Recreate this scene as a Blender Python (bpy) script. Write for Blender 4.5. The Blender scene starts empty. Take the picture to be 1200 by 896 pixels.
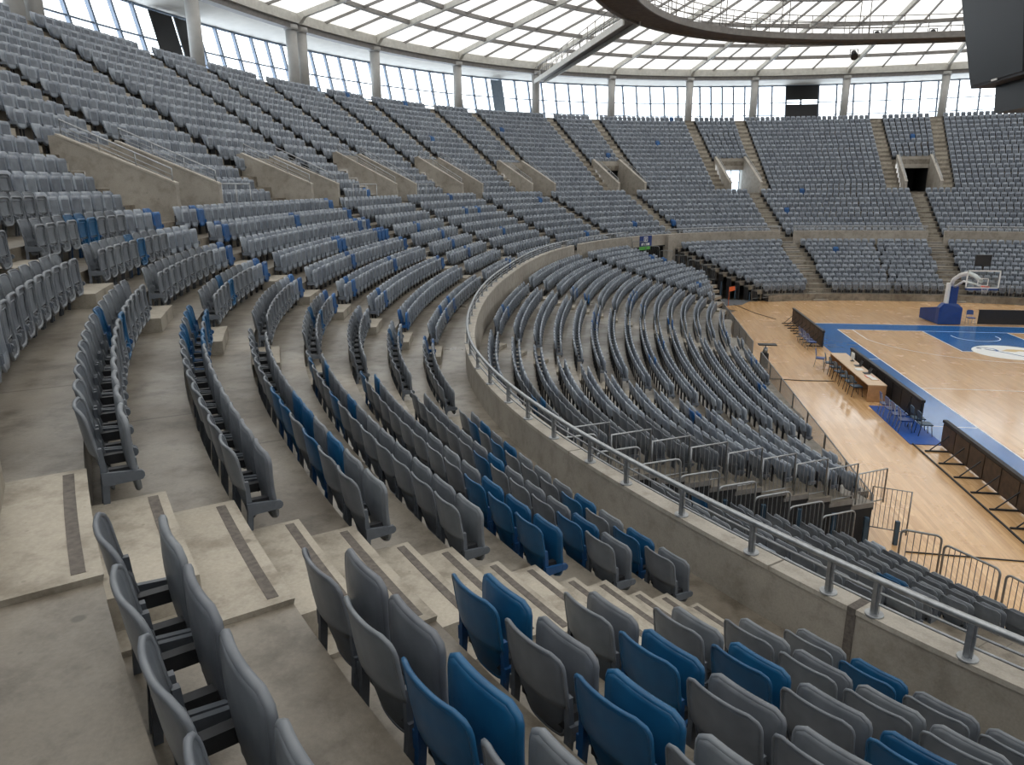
import bpy, math, random
import numpy as np
random.seed(7)
C = bpy.context.scene.collection
PI = math.pi
V3 = lambda *a: np.array(a, float)

# ------------------------------------------------------------------ plan of the bowl
TS = np.linspace(0, 2*PI, 1441)[:-1]
SA, SB, SCY, SN, SCX = 26.415247, 33.974062, -14.081695, 2.540108, 7.5
KN = np.radians([100,140,165,180,195,205,215,225,235,245,260,290])
DL = [-0.06996,0.02641,0.09552,0.16156,0.12475,0.27137,0.08990,-0.12706,-0.07156,-0.28897,-0.34333,-0.34241]
def sup(a, b, n, d=0.0):
    c, s = np.cos(TS), np.sin(TS)
    x = np.sign(c)*np.abs(c)**(2/n)*a; y = np.sign(s)*np.abs(s)**(2/n)*b
    nx = np.sign(x)*np.abs(x/a)**(n-1)/a; ny = np.sign(y)*np.abs(y/b)**(n-1)/b
    N = np.stack([nx,ny],1); N /= np.linalg.norm(N,axis=1,keepdims=True)
    return np.stack([x,y],1)+[SCX,SCY]+N*d, N
def _plan():
    off = np.interp(TS, KN, DL); k = np.hanning(61); k /= k.sum()
    off = np.convolve(np.r_[off[-40:],off,off[:40]],k,'same')[40:-40]
    XY, N = sup(SA,SB,SN); XY = XY+N*off[:,None]
    tg = np.roll(XY,-1,0)-np.roll(XY,1,0); tg /= np.linalg.norm(tg,axis=1,keepdims=True)
    return XY, np.stack([tg[:,1],-tg[:,0]],1)
B0, BN = _plan()
def _ip(A, t):
    i = (t/0.25) % 1440; a = int(i) % 1440; f = i-int(i)
    return A[a]*(1-f)+A[(a+1)%1440]*f
def pos(t, d): return _ip(B0,t)+nrm(t)*d
def nrm(t):
    v = _ip(BN,t); return v/np.linalg.norm(v)
def P3(t, d, z): q = pos(t,d); return V3(q[0],q[1],z)
def mperdeg(t, d): return np.linalg.norm(pos(t+.5,d)-pos(t-.5,d))
def td(X):
    """point -> (t, d) on the plan"""
    v = np.asarray(X)[:2]-B0
    cr = np.abs(v[:,0]*BN[:,1]-v[:,1]*BN[:,0]); dn = (v*BN).sum(1)
    k = int(np.argmin(np.where((cr<.4)&(dn>-14), np.hypot(v[:,0],v[:,1]), 1e9)))
    return k*.25, dn[k]

Z0, RS, D1, WD, HP = 4.416, 0.4173, 1.0954, 0.83598, 5.06
zm = lambda k: Z0+k*RS                       # middle tier tread level
dm = lambda k: D1+(k-1)*WD                   # riser k of the middle tier
Z9 = zm(9); DU, WU, RU = 9.0, 0.619, 0.442
zu = lambda k: Z9+(k-9)*RU                   # upper tier tread level
du = lambda k: DU+(k-10)*WU                  # riser k of the upper tier (10..26)

# ------------------------------------------------------------------ camera
FPX, PIT, YAW, ROLL = 843.596, 0.2670662, -0.1602533, -0.0077228
CAM = V3(-13.38919, -48.14869, 9.05243)
cp, sp = math.cos(PIT), math.sin(PIT)
Fv = V3(math.sin(YAW)*cp, math.cos(YAW)*cp, -sp); Rv = V3(math.cos(YAW),-math.sin(YAW),0); Uv = np.cross(Rv,Fv)
R2 = math.cos(ROLL)*Rv+math.sin(ROLL)*Uv; U2 = -math.sin(ROLL)*Rv+math.cos(ROLL)*Uv
from mathutils import Matrix
cam = bpy.data.cameras.new('camera'); co = bpy.data.objects.new('camera', cam); C.objects.link(co)
cam.sensor_fit = 'HORIZONTAL'; cam.sensor_width = 36; cam.lens = 36*FPX/1200; cam.clip_start = .05; cam.clip_end = 2000
co.matrix_world = Matrix(((R2[0],U2[0],-Fv[0],CAM[0]),(R2[1],U2[1],-Fv[1],CAM[1]),(R2[2],U2[2],-Fv[2],CAM[2]),(0,0,0,1)))
bpy.context.scene.camera = co
def proj(p):
    v = p-CAM; z = v@Fv
    return (600+FPX*(v@R2)/z, 448-FPX*(v@U2)/z, z)

# ------------------------------------------------------------------ materials
def newmat(name):
    m = bpy.data.materials.new(name); m.use_nodes = True
    nt = m.node_tree; nt.nodes.clear()
    out = nt.nodes.new('ShaderNodeOutputMaterial'); b = nt.nodes.new('ShaderNodeBsdfPrincipled')
    nt.links.new(b.outputs[0], out.inputs[0])
    return m, nt, b, out
def nd(nt, typ, **kw):
    n = nt.nodes.new(typ)
    for k, v in kw.items():
        if k in n.inputs.keys() if isinstance(k,str) else False: n.inputs[k].default_value = v
        else: setattr(n,k,v)
    return n
def ramp(nt, fac, stops):
    r = nt.nodes.new('ShaderNodeValToRGB'); nt.links.new(fac, r.inputs[0])
    el = r.color_ramp.elements
    while len(el) < len(stops): el.new(.5)
    for e,(p,c) in zip(el,stops): e.position = p; e.color = (*c,1) if len(c)==3 else c
    return r.outputs[0]
def noise(nt, vec, scale, detail=4, rough=.55):
    n = nt.nodes.new('ShaderNodeTexNoise'); n.inputs['Scale'].default_value = scale
    n.inputs['Detail'].default_value = detail; n.inputs['Roughness'].default_value = rough
    if vec is not None: nt.links.new(vec, n.inputs['Vector'])
    return n.outputs[0]
def mix(nt, a, b, fac, mode='MIX'):
    n = nt.nodes.new('ShaderNodeMix'); n.data_type = 'RGBA'; n.blend_type = mode
    for i, v in ((0,fac),(6,a),(7,b)):
        if hasattr(v,'is_output') or isinstance(v,bpy.types.NodeSocket): nt.links.new(v, n.inputs[i])
        elif i == 0: n.inputs[0].default_value = v
        else: n.inputs[i].default_value = (*v,1)
    return n.outputs[2]
def objco(nt): return nt.nodes.new('ShaderNodeTexCoord').outputs['Object']
def flat(name, col, rough=.5, metal=0, vary=.12, scale=6, spec=.5):
    m, nt, b, o = newmat(name)
    n = noise(nt, objco(nt), scale)
    c = ramp(nt, n, [(.3,tuple(x*(1-vary) for x in col)),(.7,tuple(min(1,x*(1+vary)) for x in col))])
    nt.links.new(c, b.inputs['Base Color']); b.inputs['Roughness'].default_value = rough
    b.inputs['Metallic'].default_value = metal; b.inputs['Specular IOR Level'].default_value = spec
    return m
def concrete(name, lo, hi, rough=.75, joints=False, stain=1.0, glossy=False):
    m, nt, b, o = newmat(name)
    oc = objco(nt)
    big = noise(nt, oc, .55, 5, .6); med = noise(nt, oc, 3.2, 6, .65); fine = noise(nt, oc, 45, 3, .6)
    base = ramp(nt, big, [(.32,lo),(.68,hi)])
    m1 = ramp(nt, med, [(.34,(.42,.385,.34)),(.52,(1,1,1)),(.74,(1.14,1.12,1.09))])
    c = mix(nt, base, m1, .75*stain, 'MULTIPLY')
    f1 = ramp(nt, fine, [(.3,(.86,.86,.86)),(.7,(1.08,1.08,1.08))])
    c = mix(nt, c, f1, .8, 'MULTIPLY')
    # gum spots and scuffs
    v = nt.nodes.new('ShaderNodeTexVoronoi'); v.inputs['Scale'].default_value = 2.1; nt.links.new(oc, v.inputs['Vector'])
    sp = ramp(nt, v.outputs['Distance'], [(.045,(.30,.28,.25)),(.07,(1,1,1))])
    c = mix(nt, c, sp, .6*stain, 'MULTIPLY')
    v2 = nt.nodes.new('ShaderNodeTexVoronoi'); v2.inputs['Scale'].default_value = 7.0; nt.links.new(oc, v2.inputs['Vector'])
    sp2 = ramp(nt, v2.outputs['Distance'], [(.05,(.45,.43,.4)),(.085,(1,1,1))])
    c = mix(nt, c, sp2, .45*stain, 'MULTIPLY')
    if joints:
        uv = nt.nodes.new('ShaderNodeUVMap'); s = nt.nodes.new('ShaderNodeSeparateXYZ'); nt.links.new(uv.outputs[0], s.inputs[0])
        a = nt.nodes.new('ShaderNodeMath'); a.operation = 'PINGPONG'; nt.links.new(s.outputs[0], a.inputs[0]); a.inputs[1].default_value = 2.6
        j = ramp(nt, a.outputs[0], [(.0,(.35,.33,.3)),(.004,(.4,.38,.35)),(.008,(1,1,1))])
        # the ping-pong runs 0..2.6: squeeze to 0..1
        dv = nt.nodes.new('ShaderNodeMath'); dv.operation = 'DIVIDE'; dv.inputs[1].default_value = 2.6
        nt.links.new(a.outputs[0], dv.inputs[0]); nt.links.new(dv.outputs[0], j.node.inputs[0])
        c = mix(nt, c, j, .8, 'MULTIPLY')
    nt.links.new(c, b.inputs['Base Color'])
    if glossy:
        r = ramp(nt, big, [(.35,(.46,)*3),(.7,(.27,)*3)]); nt.links.new(r, b.inputs['Roughness'])
    else: b.inputs['Roughness'].default_value = rough
    bp = nt.nodes.new('ShaderNodeBump'); bp.inputs['Strength'].default_value = .12; bp.inputs['Distance'].default_value = .01
    nt.links.new(fine, bp.inputs['Height']); nt.links.new(bp.outputs[0], b.inputs['Normal'])
    return m
def plastic(name, lo, hi, rough=.36, island=False):
    m, nt, b, o = newmat(name)
    oc = objco(nt)
    n = noise(nt, oc, 5, 3, .5)
    c = ramp(nt, n, [(.3,lo),(.7,hi)])
    if island:
        g = nt.nodes.new('ShaderNodeNewGeometry'); rr = ramp(nt, g.outputs['Random Per Island'], [(0,(.72,.74,.78)),(1,(1.22,1.22,1.2))])
    else:
        g = nt.nodes.new('ShaderNodeObjectInfo'); rr = ramp(nt, g.outputs['Random'], [(0,(.85,.85,.87)),(1,(1.12,1.12,1.1))])
    c = mix(nt, c, rr, 1.0, 'MULTIPLY')
    nt.links.new(c, b.inputs['Base Color'])
    r = ramp(nt, noise(nt, oc, 7, 2), [(.3,(rough-.02,)*3),(.7,(rough+.12,)*3)])
    nt.links.new(r, b.inputs['Roughness'])
    return m
def wood_floor():
    m, nt, b, o = newmat('maple_boards')
    oc = objco(nt)
    mp = nt.nodes.new('ShaderNodeMapping'); mp.inputs['Rotation'].default_value = (0,0,PI/2); nt.links.new(oc, mp.inputs[0])
    br = nt.nodes.new('ShaderNodeTexBrick'); br.inputs['Scale'].default_value = 1.0
    br.inputs['Brick Width'].default_value = 1.7; br.inputs['Row Height'].default_value = .11; br.inputs['Mortar Size'].default_value = .0015
    br.inputs['Color1'].default_value = (.56,.33,.15,1); br.inputs['Color2'].default_value = (.70,.45,.23,1); br.inputs['Mortar'].default_value = (.35,.2,.09,1)
    nt.links.new(mp.outputs[0], br.inputs['Vector'])
    mp2 = nt.nodes.new('ShaderNodeMapping'); mp2.inputs['Scale'].default_value = (6,.35,1); nt.links.new(oc, mp2.inputs[0])
    g = ramp(nt, noise(nt, mp2.outputs[0], 3, 6, .6), [(.3,(.82,.8,.78)),(.7,(1.12,1.12,1.12))])
    c = mix(nt, br.outputs[0], g, .8, 'MULTIPLY')
    nt.links.new(c, b.inputs['Base Color'])
    r = ramp(nt, noise(nt, oc, .6, 4), [(.3,(.21,)*3),(.7,(.29,)*3)]); nt.links.new(r, b.inputs['Roughness'])
    b.inputs['Coat Weight'].default_value = .45; b.inputs['Coat Roughness'].default_value = .13
    return m
def membrane():
    m = bpy.data.materials.new('roof_membrane'); m.use_nodes = True; nt = m.node_tree; nt.nodes.clear()
    out = nt.nodes.new('ShaderNodeOutputMaterial'); tr = nt.nodes.new('ShaderNodeBsdfTranslucent'); df = nt.nodes.new('ShaderNodeBsdfDiffuse')
    oc = objco(nt)
    st = ramp(nt, noise(nt, oc, .35, 6, .65), [(.3,(.305,.293,.268)),(.6,(.38,.373,.357))])
    ln = nt.nodes.new('ShaderNodeTexBrick'); ln.inputs['Scale'].default_value = 1; ln.inputs['Brick Width'].default_value = 2.2; ln.inputs['Row Height'].default_value = 1.1
    ln.inputs['Mortar Size'].default_value = .02; ln.inputs['Color1'].default_value = ln.inputs['Color2'].default_value = (1,1,1,1); ln.inputs['Mortar'].default_value = (.86,.86,.85,1)
    nt.links.new(oc, ln.inputs['Vector'])
    c = mix(nt, st, ln.outputs[0], 1, 'MULTIPLY')
    nt.links.new(c, tr.inputs[0]); df.inputs[0].default_value = (.7,.69,.66,1)
    mx = nt.nodes.new('ShaderNodeMixShader'); mx.inputs[0].default_value = .12
    nt.links.new(tr.outputs[0], mx.inputs[1]); nt.links.new(df.outputs[0], mx.inputs[2]); nt.links.new(mx.outputs[0], out.inputs[0])
    return m
def pane(name, tint=(.93,.97,1.0), refl=.05):
    m = bpy.data.materials.new(name); m.use_nodes = True; nt = m.node_tree; nt.nodes.clear()
    out = nt.nodes.new('ShaderNodeOutputMaterial'); t = nt.nodes.new('ShaderNodeBsdfTransparent'); g = nt.nodes.new('ShaderNodeBsdfGlossy')
    n = ramp(nt, noise(nt, objco(nt), .8, 4), [(.3,tuple(x*.93 for x in tint)),(.7,tint)])
    nt.links.new(n, t.inputs[0]); g.inputs['Roughness'].default_value = .05
    mx = nt.nodes.new('ShaderNodeMixShader'); mx.inputs[0].default_value = refl
    nt.links.new(t.outputs[0], mx.inputs[1]); nt.links.new(g.outputs[0], mx.inputs[2]); nt.links.new(mx.outputs[0], out.inputs[0])
    return m

M = {}
M['tread'] = concrete('terrace_concrete', (.125,.105,.08), (.29,.26,.215), joints=True, glossy=True)
M['wallc'] = concrete('wall_concrete', (.27,.245,.21), (.38,.35,.305), stain=.5)
M['cope'] = concrete('coping_concrete', (.36,.33,.285), (.48,.445,.39), stain=.5)
M['step'] = concrete('step_concrete', (.31,.28,.23), (.44,.40,.335), stain=.85)
M['block'] = concrete('block_concrete', (.22,.20,.165), (.33,.30,.25), stain=.8)
M['strip'] = flat('grip_strip_grey', (.115,.1,.088), .85, vary=.3, scale=25)
M['grey'] = plastic('grey_seat_plastic', (.105,.118,.137), (.165,.18,.20))
M['blue'] = plastic('blue_seat_plastic', (.004,.06,.15), (.008,.09,.205))
M['greyI'] = plastic('grey_seat_plastic_rows', (.16,.184,.22), (.27,.30,.345), .33, True)
M['blueI'] = plastic('blue_seat_plastic_rows', (.005,.06,.19), (.012,.10,.29), .36, True)
M['steel'] = flat('galvanised_steel', (.36,.375,.39), .38, .75, .18, 12)
M['darksteel'] = flat('dark_steel', (.035,.037,.042), .5, .4, .2, 12)
M['frame'] = flat('seat_frame_grey', (.085,.097,.115), .45, 0, .15, 14)
M['frameb'] = flat('seat_frame_blue', (.007,.055,.16), .45, 0, .15, 14)
M['whitesteel'] = flat('painted_steel', (.50,.49,.45), .5, .0, .12, 3)
M['greysteel'] = flat('grey_painted_steel', (.20,.19,.18), .55, .1, .15, 4)
M['column'] = flat('column_paint', (.40,.395,.38), .55, 0, .08, 2)
M['soffit'] = flat('soffit_panel', (.62,.60,.55), .7, 0, .06, 1.2)
M['mull'] = flat('mullion_grey', (.16,.20,.26), .45, .2, .1, 4)
M['glass'] = pane('window_glass')
M['membrane'] = membrane()
M['wood'] = wood_floor()
M['court_blue'] = flat('court_blue_paint', (.016,.12,.36), .16, 0, .1, .8)
M['white'] = flat('white_paint', (.78,.78,.76), .35, 0, .04, 3)
M['black'] = flat('black_panel', (.012,.012,.014), .55, 0, .2, 5)
M['screen'] = flat('unlit_led_screen', (.010,.012,.015), .5, 0, .12, 30)
M['boardback'] = flat('board_back_brown', (.055,.034,.022), .6, 0, .5, 5)
M['void'] = flat('shade_lining', (.018,.018,.02), .85, 0, .3, 2)  # near-black colour stands in for the shade inside passages and under decks
M['bluepost'] = flat('blue_grey_steel', (.045,.085,.13), .45, .3, .2, 6)
M['padblue'] = flat('blue_vinyl_pad', (.008,.045,.20), .4, 0, .12, 3)
M['oak'] = flat('oak_veneer', (.40,.22,.10), .4, 0, .15, 6)
M['oaklight'] = flat('pale_table_top', (.56,.40,.25), .35, 0, .1, 4)
M['orange'] = flat('orange_paint', (.65,.12,.03), .5)
M['red'] = flat('rim_red', (.6,.06,.02), .4)
M['acrylic'] = pane('backboard_acrylic', (.90,.94,.95), .06)
M['signblue'] = flat('sign_blue', (.012,.035,.16), .5, 0, .05)
M['signgreen'] = flat('sign_green', (.10,.42,.06), .5, 0, .1)
M['paper'] = flat('white_paper', (.7,.7,.68), .7)
M['net'] = flat('white_net', (.75,.75,.75), .8)
M['gold'] = flat('gold_paint', (.55,.40,.16), .4)
M['slate'] = flat('slate_carpet', (.085,.09,.10), .9)
M['railsteel'] = flat('fence_steel', (.22,.23,.235), .45, .5, .15, 10)
M['bluepane'] = flat('blue_grey_pane',(.22,.28,.35),.3)
M['recess_shade'] = plastic('seat_underside_shade',(.09,.105,.13),(.15,.168,.195),.45,True)  # seat plastic darkened to paint the shade on down-facing pans
M['boarddeck'] = flat('catwalk_planks',(.105,.085,.07),.7,0,.3,3)
M['matblue'] = flat('blue_floor_mat', (.006,.07,.33), .5)

# ------------------------------------------------------------------ mesh builder
class MB:
    def __init__(s): s.v=[]; s.f=[]; s.m=[]; s.sm=[]; s.uv=None
    def add(s, vs, fs, mi=0, smooth=False):
        o = len(s.v); s.v.extend([tuple(map(float,v)) for v in vs])
        for f in fs: s.f.append(tuple(i+o for i in f)); s.m.append(mi); s.sm.append(smooth)
    def box(s, c, size, ax=None, mi=0):
        c = np.asarray(c,float)
        if ax is None: ax = (V3(1,0,0),V3(0,1,0),V3(0,0,1))
        h = [np.asarray(a,float)*(x/2) for a,x in zip(ax,size)]
        vs = [c+i*h[0]+j*h[1]+k*h[2] for k in (-1,1) for j in (-1,1) for i in (-1,1)]
        s.add(vs,[(0,2,3,1),(4,5,7,6),(0,1,5,4),(2,6,7,3),(0,4,6,2),(1,3,7,5)],mi)
    def bb(s, a, b, mi=0): a=np.array(a,float); b=np.array(b,float); s.box((a+b)/2, np.abs(b-a), None, mi)
    def bar(s, a, b, w, h, up=(0,0,1), mi=0):
        a=np.asarray(a,float); b=np.asarray(b,float); x=b-a; L=np.linalg.norm(x); x=x/L
        y=np.cross(np.asarray(up,float),x); n=np.linalg.norm(y)
        y = V3(1,0,0) if n<1e-6 else y/n
        z=np.cross(x,y); s.box((a+b)/2,(L,w,h),(x,y,z),mi)
    def tube(s, pts, r, n=8, mi=0, cap=True, closed=False):
        pts=[np.asarray(p,float) for p in pts]; N=len(pts); rings=[]
        up=None; o=len(s.v)
        for i,p in enumerate(pts):
            if closed: tg=pts[(i+1)%N]-pts[i-1]
            else: tg=pts[min(i+1,N-1)]-pts[max(i-1,0)]
            tg=tg/(np.linalg.norm(tg)+1e-12)
            if up is None: up=V3(0,0,1) if abs(tg[2])<.9 else V3(1,0,0)
            a=up-tg*(up@tg); a/=np.linalg.norm(a); up=a; b=np.cross(tg,a)
            rr=r[i] if isinstance(r,(list,tuple)) else r
            for k in range(n):
                an=2*PI*k/n; s.v.append(tuple(p+rr*(math.cos(an)*a+math.sin(an)*b)))
        for i in range(N if closed else N-1):
            for k in range(n):
                j=(i+1)%N
                s.f.append((o+i*n+k,o+i*n+(k+1)%n,o+j*n+(k+1)%n,o+j*n+k)); s.m.append(mi); s.sm.append(True)
        if cap and not closed:
            s.f.append(tuple(o+k for k in range(n))[::-1]); s.m.append(mi); s.sm.append(False)
            s.f.append(tuple(o+(N-1)*n+k for k in range(n))); s.m.append(mi); s.sm.append(False)
    def cyl(s, a, b, r, n=12, mi=0): s.tube([a,b],r,n,mi)
    def prism(s, poly, a, b, mi=0):
        """poly: list of 3-vectors; extrude from +a to +b offset vectors"""
        n=len(poly); a=np.asarray(a,float); b=np.asarray(b,float)
        vs=[np.asarray(p)+a for p in poly]+[np.asarray(p)+b for p in poly]
        fs=[tuple(range(n))[::-1],tuple(range(n,2*n))]+[(i,(i+1)%n,n+(i+1)%n,n+i) for i in range(n)]
        s.add(vs,fs,mi)
    def sweep(s, tl, prof, mi=0, closed=True, cap=True, fn=None, smooth=False):
        """profile [(d,z)..] (or function of t) swept along plan parameters tl"""
        o=len(s.v); n=None
        for t in tl:
            pr=prof(t) if callable(prof) else prof
            n=len(pr)
            for d,z in pr:
                s.v.append(tuple(P3(t,d,z)) if fn is None else tuple(fn(t,d,z)))
        for i in range(len(tl)-1):
            for k in range(n if closed else n-1):
                k2=(k+1)%n
                s.f.append((o+i*n+k,o+i*n+k2,o+(i+1)*n+k2,o+(i+1)*n+k)); s.m.append(mi); s.sm.append(smooth)
        if cap and closed:
            s.f.append(tuple(o+k for k in range(n))[::-1]); s.m.append(mi); s.sm.append(False)
            e=o+(len(tl)-1)*n
            s.f.append(tuple(e+k for k in range(n))); s.m.append(mi); s.sm.append(False)
    def mesh(s, name, mats):
        me=bpy.data.meshes.new(name); me.from_pydata(s.v,[],s.f)
        mats = mats if isinstance(mats,(list,tuple)) else [mats]
        for m in mats: me.materials.append(m)
        me.polygons.foreach_set('material_index',s.m); me.polygons.foreach_set('use_smooth',s.sm)
        if s.uv is not None:
            l=me.uv_layers.new(name='UVMap'); idx=np.empty(len(me.loops),int); me.loops.foreach_get('vertex_index',idx)
            l.data.foreach_set('uv',np.asarray(s.uv,float)[idx].ravel())
        me.update(); return me
    def build(s, name, mats, parent=None):
        o=bpy.data.objects.new(name,s.mesh(name,mats)); C.objects.link(o)
        if parent is not None: o.parent=parent
        return o
def tag(o, label=None, cat=None, group=None, kind=None):
    if label: o['label']=label
    if cat: o['category']=cat
    if group: o['group']=group
    if kind: o['kind']=kind
    return o
def empty(name, loc, label=None, cat=None, group=None, rz=0):
    o=bpy.data.objects.new(name,None); C.objects.link(o); o.location=tuple(map(float,loc)); o.rotation_euler=(0,0,rz)
    o.empty_display_size=.1
    return tag(o,label,cat,group)
def struct(mb, name, mats, parent=None): return tag(mb.build(name,mats,parent),kind='structure') if parent is None else mb.build(name,mats,parent)
def local(mb, org):
    org=np.asarray(org,float); mb.v=[tuple(np.asarray(v)-org) for v in mb.v]; return mb
def frange(a,b,step):
    n=max(1,int(round(abs(b-a)/step))); return [a+(b-a)*i/n for i in range(n+1)]
ORD=['','first','second','third','fourth','fifth','sixth','seventh','eighth','ninth','tenth','eleventh','twelfth','thirteenth','fourteenth','fifteenth','sixteenth','seventeenth','eighteenth','nineteenth','twentieth']
def ordw(n):
    if n<=20: return ORD[n]
    tens={2:'twent',3:'thirt',4:'fort',5:'fift',6:'sixt'}[n//10]
    return tens+('ieth' if n%10==0 else 'y-'+ORD[n%10])

# ------------------------------------------------------------------ world
w=bpy.data.worlds.new('overcast_sky'); bpy.context.scene.world=w; w.use_nodes=True
nt=w.node_tree; nt.nodes.clear()
bo=nt.nodes.new('ShaderNodeOutputWorld'); bg=nt.nodes.new('ShaderNodeBackground'); nt.links.new(bg.outputs[0],bo.inputs[0])
tc=nt.nodes.new('ShaderNodeTexCoord'); sx=nt.nodes.new('ShaderNodeSeparateXYZ'); nt.links.new(tc.outputs['Generated'],sx.inputs[0])
hz=ramp(nt,sx.outputs[2],[(.0,(.80,.86,.93)),(.12,(.93,.97,1.0)),(.5,(1.0,1.0,1.0)),(1,(1,1,1))])
cl=ramp(nt,noise(nt,tc.outputs['Generated'],3.5,5,.6),[(.35,(.88,.92,.97)),(.6,(1.04,1.03,1.02))])
nt.links.new(mix(nt,hz,cl,.8,'MULTIPLY'),bg.inputs[0]); bg.inputs[1].default_value=2.9

# ------------------------------------------------------------------ aisles, vomitories
MID_AISLES=[83.0,102.0,122.8,140.0,155.3,172.0,181.3,200.6,212.8,228.4]
KB=[16,16,15,14,14,14,13,13,13]      # row where each vomitory's back wall stands
KX=[.42,.42,.55,.7,.7,.6,.5,.5,.5]   # height of the side walls above that row
VOMS=[82.3,103.2,122.4,140.2,156.2,170.8,181.9,196.4,217.5]
UP_AISLES=sorted(sum([[v-3.25,v+3.25] for v in VOMS],[]))
TMIN,TMAX=55.0,247.0
def aisle_iv(tc,d,hw): k=hw/mperdeg(tc,d); return (tc-k,tc+k)
def complement(iv,a,b):
    iv=sorted(iv); out=[]; cur=a
    for s,e in iv:
        if s>cur: out.append((cur,min(s,b)))
        cur=max(cur,e)
    if cur<b: out.append((cur,b))
    return [x for x in out if x[1]-x[0]>.3]

# ------------------------------------------------------------------ terraces
def terrace(name, risers, tl, mat):
    """risers: list of (d_front, z, d_back, z_prev)"""
    mb=MB(); uv=[]
    arc=np.r_[0,np.cumsum([np.linalg.norm(pos(b,4)-pos(a,4)) for a,b in zip(tl[:-1],tl[1:])])]
    for df,z,db,zp in risers:
        o=len(mb.v); n=3
        for t,a in zip(tl,arc):
            for d,zz in ((df,zp),(df,z),(db,z)):
                mb.v.append(tuple(P3(t,d,zz))); uv.append((a+df*.0,zz+d))
        for i in range(len(tl)-1):
            for k in range(2):
                mb.f.append((o+i*n+k,o+(i+1)*n+k,o+(i+1)*n+k+1,o+i*n+k+1)); mb.m.append(0); mb.sm.append(False)
    mb.uv=uv
    return struct(mb,name,mat)
TL=frange(0,360,1.0)
rs=[(0.0,zm(0),dm(1),zm(0)-.3)]
for k in range(1,10): rs.append((dm(k),zm(k),dm(k+1) if k<9 else du(10),zm(k-1)))
terrace('middle_terrace',rs,TL,M['tread'])
# upper terrace: cut open at the vomitories in rows 10..16
def vom_half(t): return 1.62/mperdeg(t,9.5)
cuts=[(v-vom_half(v),v+vom_half(v)) for v in VOMS]
mb=MB(); uv=[]
def tread_seg(mb,uv,tl,df,z,db,zp):
    o=len(mb.v); a=0; prev=None
    for t in tl:
        if prev is not None: a+=np.linalg.norm(pos(t,4)-pos(prev,4))
        prev=t
        for d,zz in ((df,zp),(df,z),(db,z)): mb.v.append(tuple(P3(t,d,zz))); uv.append((a+1.3,zz+d))
    for i in range(len(tl)-1):
        for k in range(2):
            mb.f.append((o+i*3+k,o+(i+1)*3+k,o+(i+1)*3+k+1,o+i*3+k+1)); mb.m.append(0); mb.sm.append(False)
for k in range(10,27):
    db=du(k+1) if k<26 else 24.4
    ivs=complement([c for c,kb in zip(cuts,KB) if k<kb],0,360)
    for a,b in ivs: tread_seg(mb,uv,frange(a,b,1.2),du(k),zu(k),db,zu(k-1))
mb.uv=uv; struct(mb,'upper_terrace',M['tread'])

# aisle topping slabs, half steps with grip strips
def arc_block(t0,t1,d0,d1,z0,z1,step=.7,taper=0):
    mb=MB(); mb.sweep(frange(t0,t1,step),[(d0,z0),(d0,z1),(d1,z1),(d1,z0)]); return mb
AISLE_WORD={228.4:'wide stepped aisle nearest the viewer',212.8:'next aisle up the curve',200.6:'aisle under the first vomitory walls'}
for ai,tc in enumerate(sorted(MID_AISLES,reverse=True)):
    near=tc==228.4
    if near:
        a,b=226.75,229.55
        for k in range(1,10):
            top=MB(); top.sweep(frange(a,b,.7),[(dm(k)+.002,zm(k)-.02),(dm(k)-.012,zm(k)+.03),(dm(k+1) -.001 if k<9 else dm(9)+1.1,zm(k)+.03),(dm(k+1)-.001 if k<9 else dm(9)+1.1,zm(k)-.02)])
            o=struct(top,'aisle_paving',M['step'])
            st=MB(); st.sweep(frange(a+.12,b-.12,.7),[(dm(k)+.055,zm(k)+.028),(dm(k)+.055,zm(k)+.033),(dm(k)+.115,zm(k)+.033),(dm(k)+.115,zm(k)+.028)])
            st.build('grip_strip',M['strip'],o)
    hw=.72 if near else (.68 if tc>195 else .5)
    for k in range(0,9):
        zt=zm(k)+(.03 if near and k else 0)
        t0,t1=(226.85,229.2) if near else aisle_iv(tc,dm(k+1),hw)
        d0,d1=dm(k+1)-.43,dm(k+1)-.004
        org=P3((t0+t1)/2,(d0+d1)/2,zt)
        e=empty('concrete_step',org,'pale concrete half step, %s from the bottom, in the %s'%(ordw(k+1),AISLE_WORD.get(tc,'%s stepped aisle along the curve'%ordw(ai+1))),'step','concrete half steps in the aisles')
        local(arc_block(t0,t1,d0,d1,zt-.01,zm(k)+.215),org).build('tread_block',M['step'] if near else M['block'],e)
        if near:
            st=MB(); st.sweep(frange(t0+.1,t1-.1,.7),[(d0+.05,zm(k)+.212),(d0+.05,zm(k)+.219),(d0+.11,zm(k)+.219),(d0+.11,zm(k)+.212)])
            local(st,org).build('grip_strip',M['strip'],e)
for tc in UP_AISLES:
    mb=MB()
    for k in range(9,26):
        t0,t1=aisle_iv(tc,du(k+1),.52); mb.sweep([t0,t1],[(du(k+1)-.31,zu(k)-.01),(du(k+1)-.31,zu(k)+.22),(du(k+1)-.003,zu(k)+.22),(du(k+1)-.003,zu(k)-.01)])
    struct(mb,'aisle_stairs',M['step'])

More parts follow.
